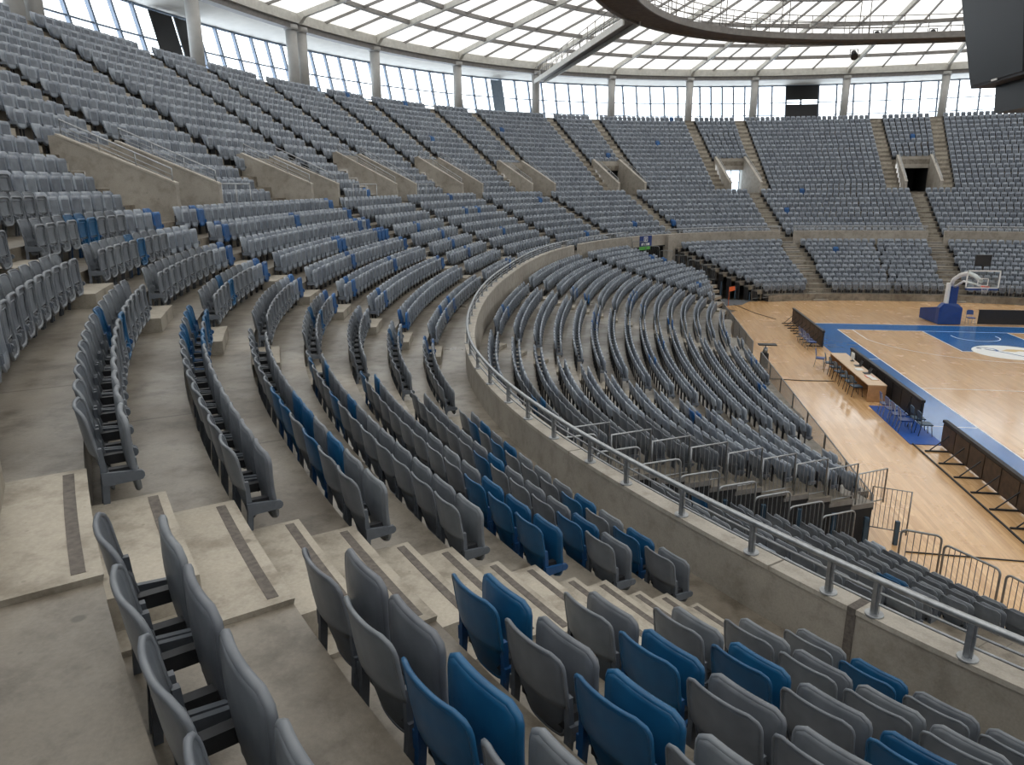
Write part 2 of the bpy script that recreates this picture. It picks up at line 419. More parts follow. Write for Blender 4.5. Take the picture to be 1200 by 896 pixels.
# ------------------------------------------------------------------ vomitories
VSET=list(VOMS)
def vom_frame(v):
    n=nrm(v); s=V3(-n[1],n[0],0); n=V3(n[0],n[1],0); return P3(v,0,0),n,s
for i,v in enumerate(VOMS):
    o,n,s=vom_frame(v); q=lambda d,x,z: o+n*d+s*x+V3(0,0,z)
    kb=KB[i]; D0,DB=dm(9)+.02,du(kb); ZB=zu(kb)+KX[i]; ZC_=min(Z9+2.25,zu(kb)-.16)
    for sg in (-1,1):
        pr=[q(D0,0,Z9-.45),q(D0,0,Z9+.98),q(DB,0,ZB),q(DB+.2,0,ZB),q(DB+.2,0,Z9-.45)]
        x0,x1=sorted((sg*1.40,sg*1.62)); mb=MB(); mb.prism(pr,s*x0,s*x1)
        cp_=MB(); cp_.prism([q(D0-.01,0,Z9+.98),q(DB,0,ZB),q(DB,0,ZB+.05),q(D0-.01,0,Z9+1.03)],s*(x0-.015),s*(x1+.015))
        wo=struct(mb,'vomitory_wall',M['wallc']); cp_.build('wall_coping',M['cope'],wo)
        # sloping handrail on the wall
        a=q(D0+.1,sg*1.51,Z9+1.03); b=q(DB-.1,sg*1.51,ZB+.05)
        side='far' if sg>0 else 'near'
        e=empty('handrail',a,'steel handrail sloping up the %s concrete wall of the %s vomitory opening'%('left' if sg>0 else 'right',ordw(len(VOMS)-i)),'handrail','handrails on the vomitory walls')
        rl=MB(); U=V3(0,0,1)
        rl.tube([a+U*.0,a+U*.36,b+U*.36,b],.022,8); rl.tube([a+U*.2,b+U*.2],.012,6); rl.tube([a+U*.08,b+U*.08],.012,6)
        local(rl,a).build('rail',M['steel'],e)
        for f in (.33,.66):
            pm=MB(); c=a+(b-a)*f; pm.tube([c-U*.02,c+U*.36],.016,6); local(pm,a).build('post',M['steel'],e)
    mb=MB(); mb.prism([q(DB,-1.41,ZC_),q(DB,1.41,ZC_),q(DB,1.41,ZB-.12),q(DB,-1.41,ZB-.12)],n*0,n*.22)
    struct(mb,'vomitory_header',M['wallc'])
    # passage behind the opening
    L=19.0 if i!=1 else DB+1.0
    pm=MB()
    pm.box(q((D0+L)/2+.0,0,Z9-.06),(L-D0-.0,2.8,.12),(n,s,V3(0,0,1)))
    struct(pm,'passage_floor',M['tread'])
    pm=MB()
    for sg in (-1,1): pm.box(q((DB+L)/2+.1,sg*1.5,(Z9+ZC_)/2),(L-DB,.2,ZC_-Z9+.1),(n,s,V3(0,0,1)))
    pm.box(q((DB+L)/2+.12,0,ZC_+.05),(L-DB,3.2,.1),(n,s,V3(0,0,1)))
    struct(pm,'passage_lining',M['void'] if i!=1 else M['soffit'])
    if i==1:   # glazed passage end, daylight beyond
        wn=empty('window_%d'%(100+i),q(DB+.9,0,Z9)); wn['kind']='structure'
        fr=MB()
        for x in (-1.38,-.46,.46,1.38): fr.box(q(0,x,Z9+1.15)-q(0,0,Z9),(.08,.07,2.25),(n,s,V3(0,0,1)))
        for z in (.04,1.0,2.2): fr.box(n*0+V3(0,0,z),(.08,2.8,.07),(n,s,V3(0,0,1)))
        fr.build('window_frame',M['mull'],wn)
        gl=MB(); gl.box(V3(0,0,1.15),(.01,2.76,2.2),(n,s,V3(0,0,1))); gl.build('pane',M['glass'],wn)
    else:
        pm=MB(); pm.box(q(18.2,0,Z9+1.15),(.1,2.9,2.4),(n,s,V3(0,0,1))); do=struct(pm,'door_%d'%(i+1),M['void'])
        lf=MB(); lf.box(q(18.13,.72,Z9+1.1),(.05,1.3,2.1),(n,s,V3(0,0,1))); lf.box(q(18.13,-.72,Z9+1.1),(.05,1.3,2.1),(n,s,V3(0,0,1))); lf.build('door_leaf',M['black'],do)
# guard rails beside the landings
for v,nm in ((196.4,'first'),(181.9,'second'),(170.8,'third')):
    t0=v-2.6; pts=[P3(t,dm(9)+.1,Z9) for t in frange(t0,t0-3.2,.8)]
    e=empty('guard_rail',pts[0],'steel guard rail on the landing right of the %s vomitory'%nm,'guard rail','landing guard rails')
    U=V3(0,0,1); r=MB(); r.tube([p+U*1.0 for p in pts],.022,8); r.tube([p+U*.25 for p in pts],.014,6); local(r,pts[0]).build('rail',M['steel'],e)
    for p in pts[::2]:
        m_=MB(); m_.tube([p-U*.01,p+U*1.0],.02,8); local(m_,pts[0]).build('post',M['steel'],e)

# ------------------------------------------------------------------ parapet and its railing
TUN_FAR=(128.2,137.2); TUN_NEAR=(214.0,220.5)
GAPS=[aisle_iv(83.0,0,.62),aisle_iv(101.3,0,.62),aisle_iv(156.0,0,.6)]
spans=complement(GAPS,0,360)
for a,b in spans:
    mb=MB()
    def prof(t):
        zb=4.2 if (TUN_FAR[0]<t<TUN_FAR[1]) else (3.9 if TUN_NEAR[0]<t<TUN_NEAR[1] else 0.0)
        return [(0,Z0-.32),(0,HP-.055),(-.25,HP-.055),(-.25,zb)]
    br=[x for x in (TUN_FAR+TUN_NEAR) if a<x<b]
    edges=[a]+br+[b]
    for x,y in zip(edges[:-1],edges[1:]): mb.sweep(frange(x+.001,y-.001,1.0),prof)
    wo=struct(mb,'parapet_wall',M['wallc'])
    cpm=MB()
    for x,y in zip(*[(lambda L:(L[:-1],L[1:]))(frange(a,b,9.0))][0]): cpm.sweep(frange(x+.03,y-.03,1.0),[(.012,HP-.055),(.012,HP),(-.262,HP),(-.262,HP-.055)])
    cpm.build('parapet_coping',M['cope'],wo)
mb=MB(); mb.sweep([229.78,229.98],[(.014,Z0),(.014,HP+.004),(-.264,HP+.004),(-.264,Z0)]); struct(mb,'expansion_joint',M['strip'])
POSTS=[246.8,244.6,242.6,240.6,238.5,236.3,234.3,232.2,230.3,229.2,227.0,224.5,222.0,220.0,217.5,215.2,213.0]
t=213.0
while t>158.5: t-=1.36/mperdeg(t,0); POSTS.append(t)
def parapet_rail(ts_,posts,label):
    org=P3(posts[len(posts)//2],-.06,HP)
    e=empty('parapet_railing',org,label,'railing','railings along the parapet top')
    for h,r,nm in ((.37,.036,'top_rail'),(.245,.015,'lower_rail'),(.125,.015,'lower_rail')):
        mb=MB(); mb.tube([P3(t,-.06,HP+h) for t in ts_],r,10 if h>.35 else 6); local(mb,org).build(nm,M['steel'],e)
    for t in posts:
        mb=MB(); c=P3(t,-.06,HP); tl=P3(t-.1,-.06,HP)-c; tl/=np.linalg.norm(tl); nn=np.cross(tl,V3(0,0,1))
        mb.box(c+V3(0,0,.175),(.03,.075,.35),(tl,nn,V3(0,0,1))); mb.box(c+V3(0,0,.175),(.075,.03,.35),(tl,nn,V3(0,0,1)))
        po=local(mb,org).build('post',M['steel'],e)
        pl=MB(); pl.cyl(c+V3(0,0,-.005),c+V3(0,0,.018),.085,14); local(pl,org).build('base_plate',M['steel'],po)
parapet_rail(frange(247,157,1.0),[p for p in POSTS if 157<p<247],'long curved steel railing with round top rail on the near parapet')
parapet_rail(frange(154.6,138.5,1.0),frange(154.4,138.7,2.6),'short steel railing on the parapet left of the blue sign')
for a,b,l in ((127.5,102.3,'thin steel railing on the far parapet right of the tunnel'),(100.2,84.2,'thin steel railing on the far parapet between the two stairs'),(81.7,58,'thin steel railing on the far parapet behind the basket')):
    parapet_rail(frange(a,b,1.2),frange(a-.3,b+.3,3.0),l)

# ------------------------------------------------------------------ lower tier
LZ0=3.88
def left_depth(t):
    return 12.02
BLK={'left':dict(N=16,depth=left_depth,dz=.2,t=(128,222)),
     'far':dict(N=11,depth=lambda t:7.2,dz=.305,t=(52,131)),
     'near':dict(N=9,depth=lambda t:8.97,dz=.385,t=(212,250))}
LNL=(V3(-15.2,-34.9,0),V3(-6.2,-29.7,0))     # near end of the left block
LFL=(V3(-16.8,10.9,0),V3(-6.7,7.3,0))       # far end of the left block
FBL=(V3(-12.0,15.6,0),V3(-3.2,11.7,0))      # end of the far block
NBL=(V3(-14.6,-35.5,0),V3(-6.4,-31.0,0))     # end of the near-right block
def side(L,p): a,b=L; return (b[0]-a[0])*(p[1]-a[1])-(b[1]-a[1])*(p[0]-a[0])
INS={'left':lambda p: side(LNL,p)>0 and side(LFL,p)<0 and p[0]<-7.15,
     'far':lambda p: side(FBL,p)>0, 'near':lambda p: side(NBL,p)<0}
def lrow(b,j,t):
    """riser j of lower block: d"""
    q=BLK[b]; D=q['depth'](t); w=(D-.62-.75)/(q['N']-1); return -.62-(j-1)*w
def lz(b,j): return LZ0-BLK[b]['dz']*j
def cross_t(b,dfun,t_in,t_out):
    for _ in range(30):
        m=(t_in+t_out)/2
        if INS[b](pos(m,dfun(m))): t_in=m
        else: t_out=m
    return t_in
def row_span(b,dfun):
    t0,t1=BLK[b]['t']; tt=np.arange(t0,t1+.01,.5)
    ok=[INS[b](pos(t,dfun(t))) for t in tt]
    if not any(ok): return None
    i=ok.index(True); j=len(ok)-1-ok[::-1].index(True)
    a=tt[i] if i==0 else cross_t(b,dfun,tt[i],tt[i-1]); c=tt[j] if j==len(tt)-1 else cross_t(b,dfun,tt[j],tt[j+1])
    return a,c
for b in BLK:
    N=BLK[b]['N']; mb=MB(); uv=[]
    sp_=[]
    for j in range(0,N+1):
        fo=(lambda t,j=j: -.25 if j==0 else lrow(b,j,t)); fi=(lambda t,j=j: lrow(b,j+1,t) if j<N else lrow(b,N,t)-.75)
        fm=lambda t: (fo(t)+fi(t))/2
        sp=row_span(b,fm)
        if sp is None: continue
        tl=frange(sp[0],sp[1],1.0); o=len(mb.v); a=0
        z=lz(b,j); zn=lz(b,j+1) if j<N else .0
        for t in tl:
            for d,zz in ((fo(t),z),(fi(t),z),(fi(t),zn)): mb.v.append(tuple(P3(t,d,zz))); uv.append((t*.55,zz+d))
        for i in range(len(tl)-1):
            for k in range(2): mb.f.append((o+i*3+k,o+i*3+k+1,o+(i+1)*3+k+1,o+(i+1)*3+k)); mb.m.append(0); mb.sm.append(False)
        # black sheet standing in for the shade under the deck, a little inside
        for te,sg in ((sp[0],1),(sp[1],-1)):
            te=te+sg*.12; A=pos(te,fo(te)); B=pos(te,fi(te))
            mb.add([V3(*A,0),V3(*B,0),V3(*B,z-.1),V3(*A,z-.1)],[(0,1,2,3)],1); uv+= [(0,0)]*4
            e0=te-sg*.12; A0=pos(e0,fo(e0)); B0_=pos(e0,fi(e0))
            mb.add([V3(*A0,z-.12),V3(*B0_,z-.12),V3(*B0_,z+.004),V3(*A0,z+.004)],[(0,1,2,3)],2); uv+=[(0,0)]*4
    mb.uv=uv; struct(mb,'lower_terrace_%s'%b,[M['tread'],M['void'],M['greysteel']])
# blue support posts below the deck end of the left block
ps=MB()
for f in np.linspace(.14,.98,9):
    c=LNL[0]+(LNL[1]-LNL[0])*f+V3(.06,-.1,0); z=.6+(1-f)*2.9
    ps.bb(c+V3(-.05,-.05,0),c+V3(.05,.05,z))
struct(ps,'support_column',M['bluepost'])
ps=MB()
for f in np.linspace(.1,.95,8):
    c=FBL[0]+(FBL[1]-FBL[0])*f+V3(-.05,-.12,0); z=.5+(1-f)*3.0
    ps.bb(c+V3(-.04,-.04,0),c+V3(.04,.04,z))
struct(ps,'support_column',M['bluepost'])
mb=MB(); mb.sweep(frange(0,360,2),[(3.0,-.02),(3.0,4.6),(3.15,4.6),(3.15,-.02)],cap=False); struct(mb,'sky_closure_wall',M['void'])  # added dark ring wall, keeps the sky from showing through the tunnels
# floor
mb=MB(); mb.bb((-30,-60,-.1),(45,34,-.02)); struct(mb,'floor_concrete',M['tread'])
poly=[]
for t in frange(0,359,1.5):
    d=-6.6 if not (133<t<212) else -9.0
    q=pos(t,d); poly.append(V3(q[0],q[1],-.02))
mb=MB(); mb.prism(poly,(0,0,0),(0,0,.02)); struct(mb,'floor',M['wood'])
cq=[P3(137,-4,0),P3(128.6,-.3,0),V3(-3.6,11.6,0),V3(-4.6,9.3,0),V3(-6.8,8.3,0)]
mb=MB(); mb.prism(cq,(0,0,-.01),(0,0,.006)); struct(mb,'floor_tunnel',M['slate'])
# header beam and wall pier at the far tunnel
mb=MB(); mb.box(P3(127.6,-.35,2.5),(.5,.5,5.1),(V3(*nrm(127.6),0),V3(-nrm(127.6)[1],nrm(127.6)[0],0),V3(0,0,1))); struct(mb,'tunnel_pier',M['wallc'])
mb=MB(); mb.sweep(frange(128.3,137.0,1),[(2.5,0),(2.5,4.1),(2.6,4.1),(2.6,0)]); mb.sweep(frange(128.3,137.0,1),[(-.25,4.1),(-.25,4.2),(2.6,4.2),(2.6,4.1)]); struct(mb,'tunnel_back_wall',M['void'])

# ------------------------------------------------------------------ seats
def shell(outline_w, zr, yfun, th, nu, nv, wrap):
    """closed curved shell. outline_w(v)->half width, yfun(u,v)->forward offset"""
    mb=MB(); F=[];
    for side_ in (0,1):
        for j in range(nv+1):
            v=j/nv
            for i in range(nu+1):
                u=-1+2*i/nu; x=u*outline_w(v)
                mb.v.append((x,yfun(x,v)+(th/2 if side_ else -th/2),zr[0]+(zr[1]-zr[0])*v))
    n=nu+1; o=(nv+1)*n
    for j in range(nv):
        for i in range(nu):
            a=j*n+i; mb.f.append((a,a+1,a+n+1,a+n)); mb.f.append((o+a,o+a+n,o+a+n+1,o+a+1)); mb.m+=[0,0]; mb.sm+=[True,True]
    rim=[(0*n+i) for i in range(nu+1)]+[(j*n+nu) for j in range(1,nv+1)]+[(nv*n+i) for i in range(nu-1,-1,-1)]+[(j*n) for j in range(nv-1,0,-1)]
    for a,b in zip(rim,rim[1:]+rim[:1]): mb.f.append((a,b,o+b,o+a)[::-1]); mb.m.append(0); mb.sm.append(True)
    pts=[(np.array(mb.v[i])+np.array(mb.v[o+i]))/2 for i in rim]
    return mb,pts
def back_w(v):
    if v<.40: return .12+.075*math.sqrt(v/.40)                       # narrower lower shell
    if v<.44: return .195+.032*(v-.40)/.04
    if v>.86: return .227-.06*(1-math.sqrt(max(0,1-((v-.86)/.14)**2)))
    return .227
def back_y(x,v):
    lean=.105*(1-v)**1.3+.002; step=.020*(1 if v<.42 else 0)
    return lean+step+(.062*(1-.3*v))*(abs(x)/.227)**2.4-.010*math.sin(PI*min(1,v*1.2))
def pan_w(v):
    if v>.86: return .226-.055*(1-math.sqrt(max(0,1-((v-.86)/.14)**2)))
    if v<.34: return .226-.115*(1-math.sqrt(max(0,1-((.34-v)/.34)**2)))
    return .226
def pan_y(x,v): return .268-.030*v+.022*(x/.226)**2-.018*math.sin(PI*v)
PZ=(.235,.735)
def hi_back():
    mb,pts=shell(back_w,(.27,.82),back_y,.014,10,22,0)
    mb.tube(pts,.0125,6,closed=True); return mb
def hi_pan():
    mb,pts=shell(pan_w,PZ,pan_y,.016,8,16,0)
    mb.tube([p+V3(0,.010,0) for p in pts],.019,6,closed=True)
    rib=[]                                    # stiffening ring on the underside
    for x,v in ((-.15,.36),(.15,.36),(.17,.45),(.17,.82),(.14,.88),(-.14,.88),(-.17,.82),(-.17,.45)):
        rib.append((x,pan_y(x,v)+.012,PZ[0]+(PZ[1]-PZ[0])*v))
    mb.tube(rib,.008,5,closed=True)
    for sx in (-1,1): mb.box((sx*.10,pan_y(.1,.2)+.02,.345),(.05,.05,.07))
    return mb
def hexa(mb,v): mb.add(v,[(0,3,2,1),(4,5,6,7),(0,1,5,4),(1,2,6,5),(2,3,7,6),(3,0,4,7)])
def hi_frame(sx):
    mb=MB(); x=sx*.222; a,b=x-.016,x+.016
    hexa(mb,[(a,.055,0),(b,.055,0),(b,.09,0),(a,.09,0),(a,.085,.36),(b,.085,.36),(b,.125,.36),(a,.125,.36)])
    hexa(mb,[(a,.085,.36),(b,.085,.36),(b,.125,.36),(a,.125,.36),(a,.085,.58),(b,.085,.58),(b,.112,.58),(a,.112,.58)])
    x=sx*.242; a,b=x-.013,x+.013
    hexa(mb,[(a,.085,.335),(b,.085,.335),(b,.31,.345),(a,.31,.345),(a,.085,.425),(b,.085,.425),(b,.31,.405),(a,.31,.405)])
    mb.cyl((x-.016,.295,.375),(x+.016,.295,.375),.032,10)
    return mb
def hi_bar():
    mb=MB(); mb.bb((-.175,.11,.35),(-.125,.27,.415)); mb.bb((.125,.11,.35),(.175,.27,.415)); mb.cyl((-.18,.255,.38),(.18,.255,.38),.016,8); return mb
def joined(parts):
    mb=MB()
    for p,mi in parts: mb.add(p.v,p.f,mi)
    return mb
def lod(nb,npn,legs):
    """reduced seat for the distant rows; materials 0 plastic, 1 dark steel, 2 plastic darkened for shade"""
    mb=MB()
    fw=lambda f,lim: (lambda v: f(v) if legs>1 else max(lim,f(v)))
    b,_=shell(fw(back_w,.17),(.30,.82),back_y,.03,nb[0],nb[1],0); mb.add(b.v,b.f,0,True)
    q,_=shell((lambda v: .93*fw(pan_w,.15)(v)),PZ,pan_y,.045,npn[0],npn[1],0); mb.add(q.v,q.f,0,True)
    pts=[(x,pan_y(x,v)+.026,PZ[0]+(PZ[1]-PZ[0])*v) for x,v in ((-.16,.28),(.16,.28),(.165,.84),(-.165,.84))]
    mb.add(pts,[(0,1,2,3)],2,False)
    if legs>1:
        for sx in (-1,1):
            mb.bb((sx*.222-.014,.055,0),(sx*.222+.014,.09,.58),1); mb.bb((sx*.24-.013,.085,.34),(sx*.24+.013,.31,.42),2)  # arms in the shade-darkened plastic, to deepen the gaps between seats
    else: mb.bb((-.2,.03,.0),(.2,.05,.30),1)
    return mb
SEAT=[]   # dict(tier, row, t, d, z, block, idx)
def place_row(tier,row,ivs,d,z,blocks=None):
    dd=d if callable(d) else (lambda t:d)
    for (a,b) in ivs:
        n_=40; tt=np.linspace(a,b,n_+1); P=np.array([pos(x,dd(x)) for x in tt]); L=np.r_[0,np.cumsum(np.hypot(*np.diff(P,axis=0).T))]
        n=int((L[-1]+.02)/.52)
        if n<1: continue
        for i in range(n):
            t=float(np.interp((i+.5)*L[-1]/n,L,tt)); SEAT.append(dict(tier=tier,row=row,t=t,d=dd(t),z=z,a=a,b=b,i=i,n=n))
for k in range(1,10):
    ex=[]
    for tc in MID_AISLES:
        ex.append((226.95,229.75) if tc==228.4 else aisle_iv(tc,dm(k),.66))
    place_row('mid',k,complement(ex,TMIN,TMAX),dm(k),zm(k-1))
for k in range(10,27):
    ex=[aisle_iv(tc,du(k),.60) for tc in UP_AISLES]
    ex+=[(v-3.25,v+3.25) for v,kb in zip(VOMS,KB) if k<kb]+[(v-vom_half(v)*1.12,v+vom_half(v)*1.12) for v,kb in zip(VOMS,KB) if k==kb]
    place_row('up',k,complement(ex,TMIN,236),du(k),zu(k-1))
LB_AISLES=[(V3(-19.4,-12.25,0),V3(-6,-12.4,0),.55),(V3(-18.6,-24.3,0),V3(-6,-27.6,0),.55),(V3(*pos(156,0),0),V3(*pos(156,-11),0),.55),
           (V3(*pos(101.0,0),0),V3(*pos(100.0,-9),0),.62),(V3(*pos(83,0),0),V3(*pos(82.4,-9),0),.62),(V3(*pos(228.4,0),0),V3(*pos(228.4,-11),0),.6)]
def in_aisle(p,extra=.24):
    for a,b,h in LB_AISLES:
        u=b-a; L=np.linalg.norm(u); u=u/L; w_=V3(p[0],p[1],0)-a
        if -0.5<w_@u<L and abs(w_[0]*u[1]-w_[1]*u[0])<h+extra: return True
    return False
for b in BLK:
    for j in range(1,BLK[b]['N']+1):
        f=lambda t,j=j: lrow(b,j,t)
        sp=row_span(b,f)
        if sp is None: continue
        n0=len(SEAT); g=.28/mperdeg((sp[0]+sp[1])/2,-4)
        place_row('low_'+b,j,[(sp[0]+g,sp[1]-g)],f,lz(b,j))
        SEAT[n0:]=[s for s in SEAT[n0:] if not in_aisle(pos(s['t'],s['d'])) and not (b=='left' and pos(s['t'],s['d'])[0]>-7.75)]
# index inside runs for the lower tier is recounted along the row
for s in SEAT:
    s['n2']=nrm(s['t']); q=pos(s['t'],s['d']); s['p']=V3(q[0],q[1],s['z'])
    c=s['p']+V3(0,0,.6); x,y,zz=proj(c)
    s['dist']=np.linalg.norm(c-CAM); s['xy']=(x,y); s['vis']=False
    for hz_ in (.3,.6,.82):
        for ox in (-.22,.22):
            xx,yy,zz=proj(s['p']+V3(0,0,hz_)+V3(-s['n2'][1],s['n2'][0],0)*ox-V3(s['n2'][0],s['n2'][1],0)*.15)
            if zz>.1 and -6<xx<1206 and -6<yy<902: s['vis']=True
    if s['vis'] and s['tier'].startswith('low'):
        # hidden behind the near parapet?
        top=s['p']+V3(0,0,.84)
        for f in np.linspace(.05,.98,60):
            m_=CAM+(top-CAM)*f; t_,d_=td(m_)
            if -.25<d_<.0 and m_[2]<HP: s['vis']=False
            if d_<-.6: break
def isblue(s):
    if s['tier']=='mid':
        key=(s['row'],'n' if s['a']>229 else 'f' if 213<s['a']<215 else '', s['i'] if s['a']>229 else s['n']-1-s['i'])
        if key in {(5,'n',0),(5,'n',2),(4,'n',1),(3,'n',1),(3,'n',3),(1,'n',1),(2,'n',4),
                   (3,'f',0),(3,'f',1),(3,'f',2),(2,'f',1),(1,'f',1),(5,'f',4),(5,'f',5),(4,'f',7),(7,'f',8),(7,'f',14),(6,'f',11),(6,'f',12),(6,'f',8),(6,'f',9),(2,'f',5),(1,'f',7),(4,'f',11)}: return True
        if s['a']>229 or 213<s['a']<215: return random.random()<.03
        if 175<s['t']<212 and s['i']==0: return random.random()<.5
        return random.random()<(.05 if s['t']>175 else .006)
    if s['tier']=='low_near': return random.random()<.04
    if s['tier']=='low_left': return random.random()<.02
    return random.random()<.004
for s in SEAT: s['blue']=isblue(s)
vis=sorted([s for s in SEAT if s['vis']],key=lambda s:s['dist'])
ind=vis[:300]; ids=set(id(s) for s in ind)
# one master of each part, shared mesh data
ME={}
for c in ('grey','blue'):
    fr=M['frame'] if c=='grey' else M['frameb']
    ME[c]=dict(backrest=hi_back().mesh('backrest',M[c]),seat_pan=hi_pan().mesh('seat_pan',M[c]),
               fl=hi_frame(-1).mesh('side_frame',fr),fr=hi_frame(1).mesh('side_frame',fr),bar=hi_bar().mesh('hinge_bar',M['darksteel']))
def proto(c):
    e=empty('stadium_seat',(0,0,0)); ch=[]
    for k,nm in (('backrest','backrest'),('seat_pan','seat_pan'),('fl','side_frame'),('fr','side_frame'),('bar','hinge_bar')):
        o=bpy.data.objects.new(nm,ME[c][k]); C.objects.link(o); o.parent=e; ch.append(o)
    return e,ch
PROTO={c:proto(c) for c in ('grey','blue')}; used={'grey':False,'blue':False}
def block_phrase(s):
    if s['tier']=='mid':
        if s['a']>229: return 'nearest block',s['i']+1,'wide aisle'
        if 213<s['a']<215: return 'block across wide aisle',s['n']-s['i'],'that aisle'
        if 200<s['a']<203: return 'second block past wide aisle',s['n']-s['i'],'near end'
        return 'third block past wide aisle',s['n']-s['i'],'near end'
    if s['tier']=='low_near': return 'lower block behind railing',s['i']+1,'the tunnel'
    return 'lower curved stand',s['n']-s['i'],'the gated tunnel'
def seat_rot(s):
    # local +y faces the court (inward)
    f=-s['n2']; return math.atan2(f[1],f[0])-PI/2
seen={}
for s in ind:
    c='blue' if s['blue'] else 'grey'
    if used[c]:
        e0,ch0=PROTO[c]; e=e0.copy(); C.objects.link(e)
        for o in ch0: k=o.copy(); C.objects.link(k); k.parent=e
    else: e=PROTO[c][0]; used[c]=True
    e.location=tuple(s['p']); e.rotation_euler=(0,0,seat_rot(s))
    ph,ix,ref=block_phrase(s)
    r='%s row %s parapet'%(ordw(s['row']),'above' if s['tier']=='mid' else 'below')
    lab='%s seat, %s, %s, %s from %s'%(c,ph,r,ordw(ix),ref)
    seen[lab]=seen.get(lab,0)+1
    tag(e,lab,'seat','grey and blue tip-up stadium seats')
# the remaining rows, too many to be told apart: one object
L_MID=lod((4,9),(4,8),2); L_FAR=lod((2,4),(2,3),1)
def arr(mb): return np.array(mb.v),mb.f,mb.m,mb.sm
VV=[];FV=[];FL=[];FM=[];FS=[];base=0
for s in SEAT:
    if id(s) in ids: continue
    src=L_MID if s['dist']<34 else L_FAR
    if 'np' not in src.__dict__:
        src.np=np.array(src.v); src.loops=np.concatenate([np.array(f) for f in src.f]); src.len=np.array([len(f) for f in src.f]); src.mi=np.array(src.m); src.s_=np.array(src.sm)
    a=seat_rot(s); ca,sa=math.cos(a),math.sin(a)
    R=np.array([[ca,-sa,0],[sa,ca,0],[0,0,1]])
    VV.append(src.np@R.T+s['p']); FV.append(src.loops+base); FL.append(src.len); base+=len(src.np)
    mi=src.mi.copy(); 
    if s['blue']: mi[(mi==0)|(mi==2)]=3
    FM.append(mi); FS.append(src.s_)
VV=np.concatenate(VV); FV=np.concatenate(FV); FL=np.concatenate(FL); FM=np.concatenate(FM); FS=np.concatenate(FS)
me=bpy.data.meshes.new('stadium_seat_rows'); me.vertices.add(len(VV)); me.vertices.foreach_set('co',VV.ravel())
me.loops.add(len(FV)); me.loops.foreach_set('vertex_index',FV.astype(np.int32)); me.polygons.add(len(FL))
me.polygons.foreach_set('loop_start',np.r_[0,np.cumsum(FL)[:-1]].astype(np.int32))
me.polygons.foreach_set('material_index',FM.astype(np.int32)); me.polygons.foreach_set('use_smooth',FS)
for m_ in (M['greyI'],M['darksteel'],M['recess_shade'],M['blueI']): me.materials.append(m_)
me.update(); me.validate()
so=bpy.data.objects.new('stadium_seat_rows',me); C.objects.link(so)
tag(so,'endless rows of mostly grey tip-up seats filling the far and upper stands','seats',None,'stuff')
print('SEATS',len(SEAT),'stuff faces',len(FL),'dup labels',[k for k,v in seen.items() if v>1][:5])

# ------------------------------------------------------------------ lower tier steps and rails
n_=0
for ai,(a,b,h) in enumerate(LB_AISLES[:3]):
    word=('middle aisle of the lower stand','near aisle of the lower stand','upper corner aisle of the lower stand')[ai]
    u=(b-a)/np.linalg.norm(b-a); sd=V3(-u[1],u[0],0)
    for j in range(0,16):
        # find where the aisle line crosses riser j+1
        best=None
        for f in np.linspace(0,1,400):
            p=a+(b-a)*f; t_,d_=td(p)
            e_=d_-lrow('left',j+1,t_)
            if best is None or abs(e_)<best[0]: best=(abs(e_),p)
        if best[0]>.1 or not INS['left'](best[1]): continue
        p=best[1]+u*.2+V3(0,0,lz('left',j+1))
        e=empty('concrete_step',p,'small concrete step, %s from the parapet, in the %s'%(ordw(j+1),word),'step','small steps in the lower stand')
        mb=MB(); mb.box((0,0,.05),(.36,.85,.13),(u,sd,V3(0,0,1))); mb.build('tread_block',M['block'],e)
for ai,(a,b,h) in enumerate(LB_AISLES[3:5]):
    u=(b-a)/np.linalg.norm(b-a); sd=V3(-u[1],u[0],0); mb=MB()
    nst=24
    for i in range(nst):
        d0=.1-7.6*i/nst; z=4.3-4.2*(i+1)/nst
        c=a+u*(-d0)+V3(0,0,0); mb.box(V3(c[0],c[1],z/2),(.42,1.2,max(z,.06)),(u,sd,V3(0,0,1)))
        mb.box(V3(c[0],c[1],z-.01)+u*.17,(.10,1.22,.05),(u,sd,V3(0,0,1)),1)
    struct(mb,'aisle_stairs',[M['greysteel'],M['cope']])
def bar_panel(name,A,B,h,label,cat,group,mat,step=.115,z0=.08,rt=.016,round_top=False):
    """upright barred panel between ground points A and B (z = base level)"""
    A=np.asarray(A,float); B=np.asarray(B,float); U=V3(0,0,1); e=empty(name,A,label,cat,group)
    f=MB()
    if round_top:
        dv=(B-A); L=np.linalg.norm(dv); dv/=L; r=.12
        def arc(c,a0,a1): return [c+dv*(r*math.cos(x))+V3(0,0,r*math.sin(x)) for x in np.linspace(a0,a1,5)]
        pts=[A]+arc(A+V3(0,0,h-r)+dv*r,PI,PI/2)+arc(B+V3(0,0,h-r)-dv*r,PI/2,0)+[B]
    else: pts=[A,A+U*h,B+U*h,B]
    f.tube(pts,rt*1.3,8); f.tube([A+U*z0,B+U*z0],rt,6); local(f,A).build('frame',mat,e)
    n=max(2,int(np.linalg.norm((B-A)[:2])/step)); g=MB()
    for i in range(1,n):
        p=A+(B-A)*i/n; g.tube([p+U*z0,p+U*(h-.01)],rt*.5,5,cap=False)
    local(g,A).build('bar_infill',mat,e)
    return e
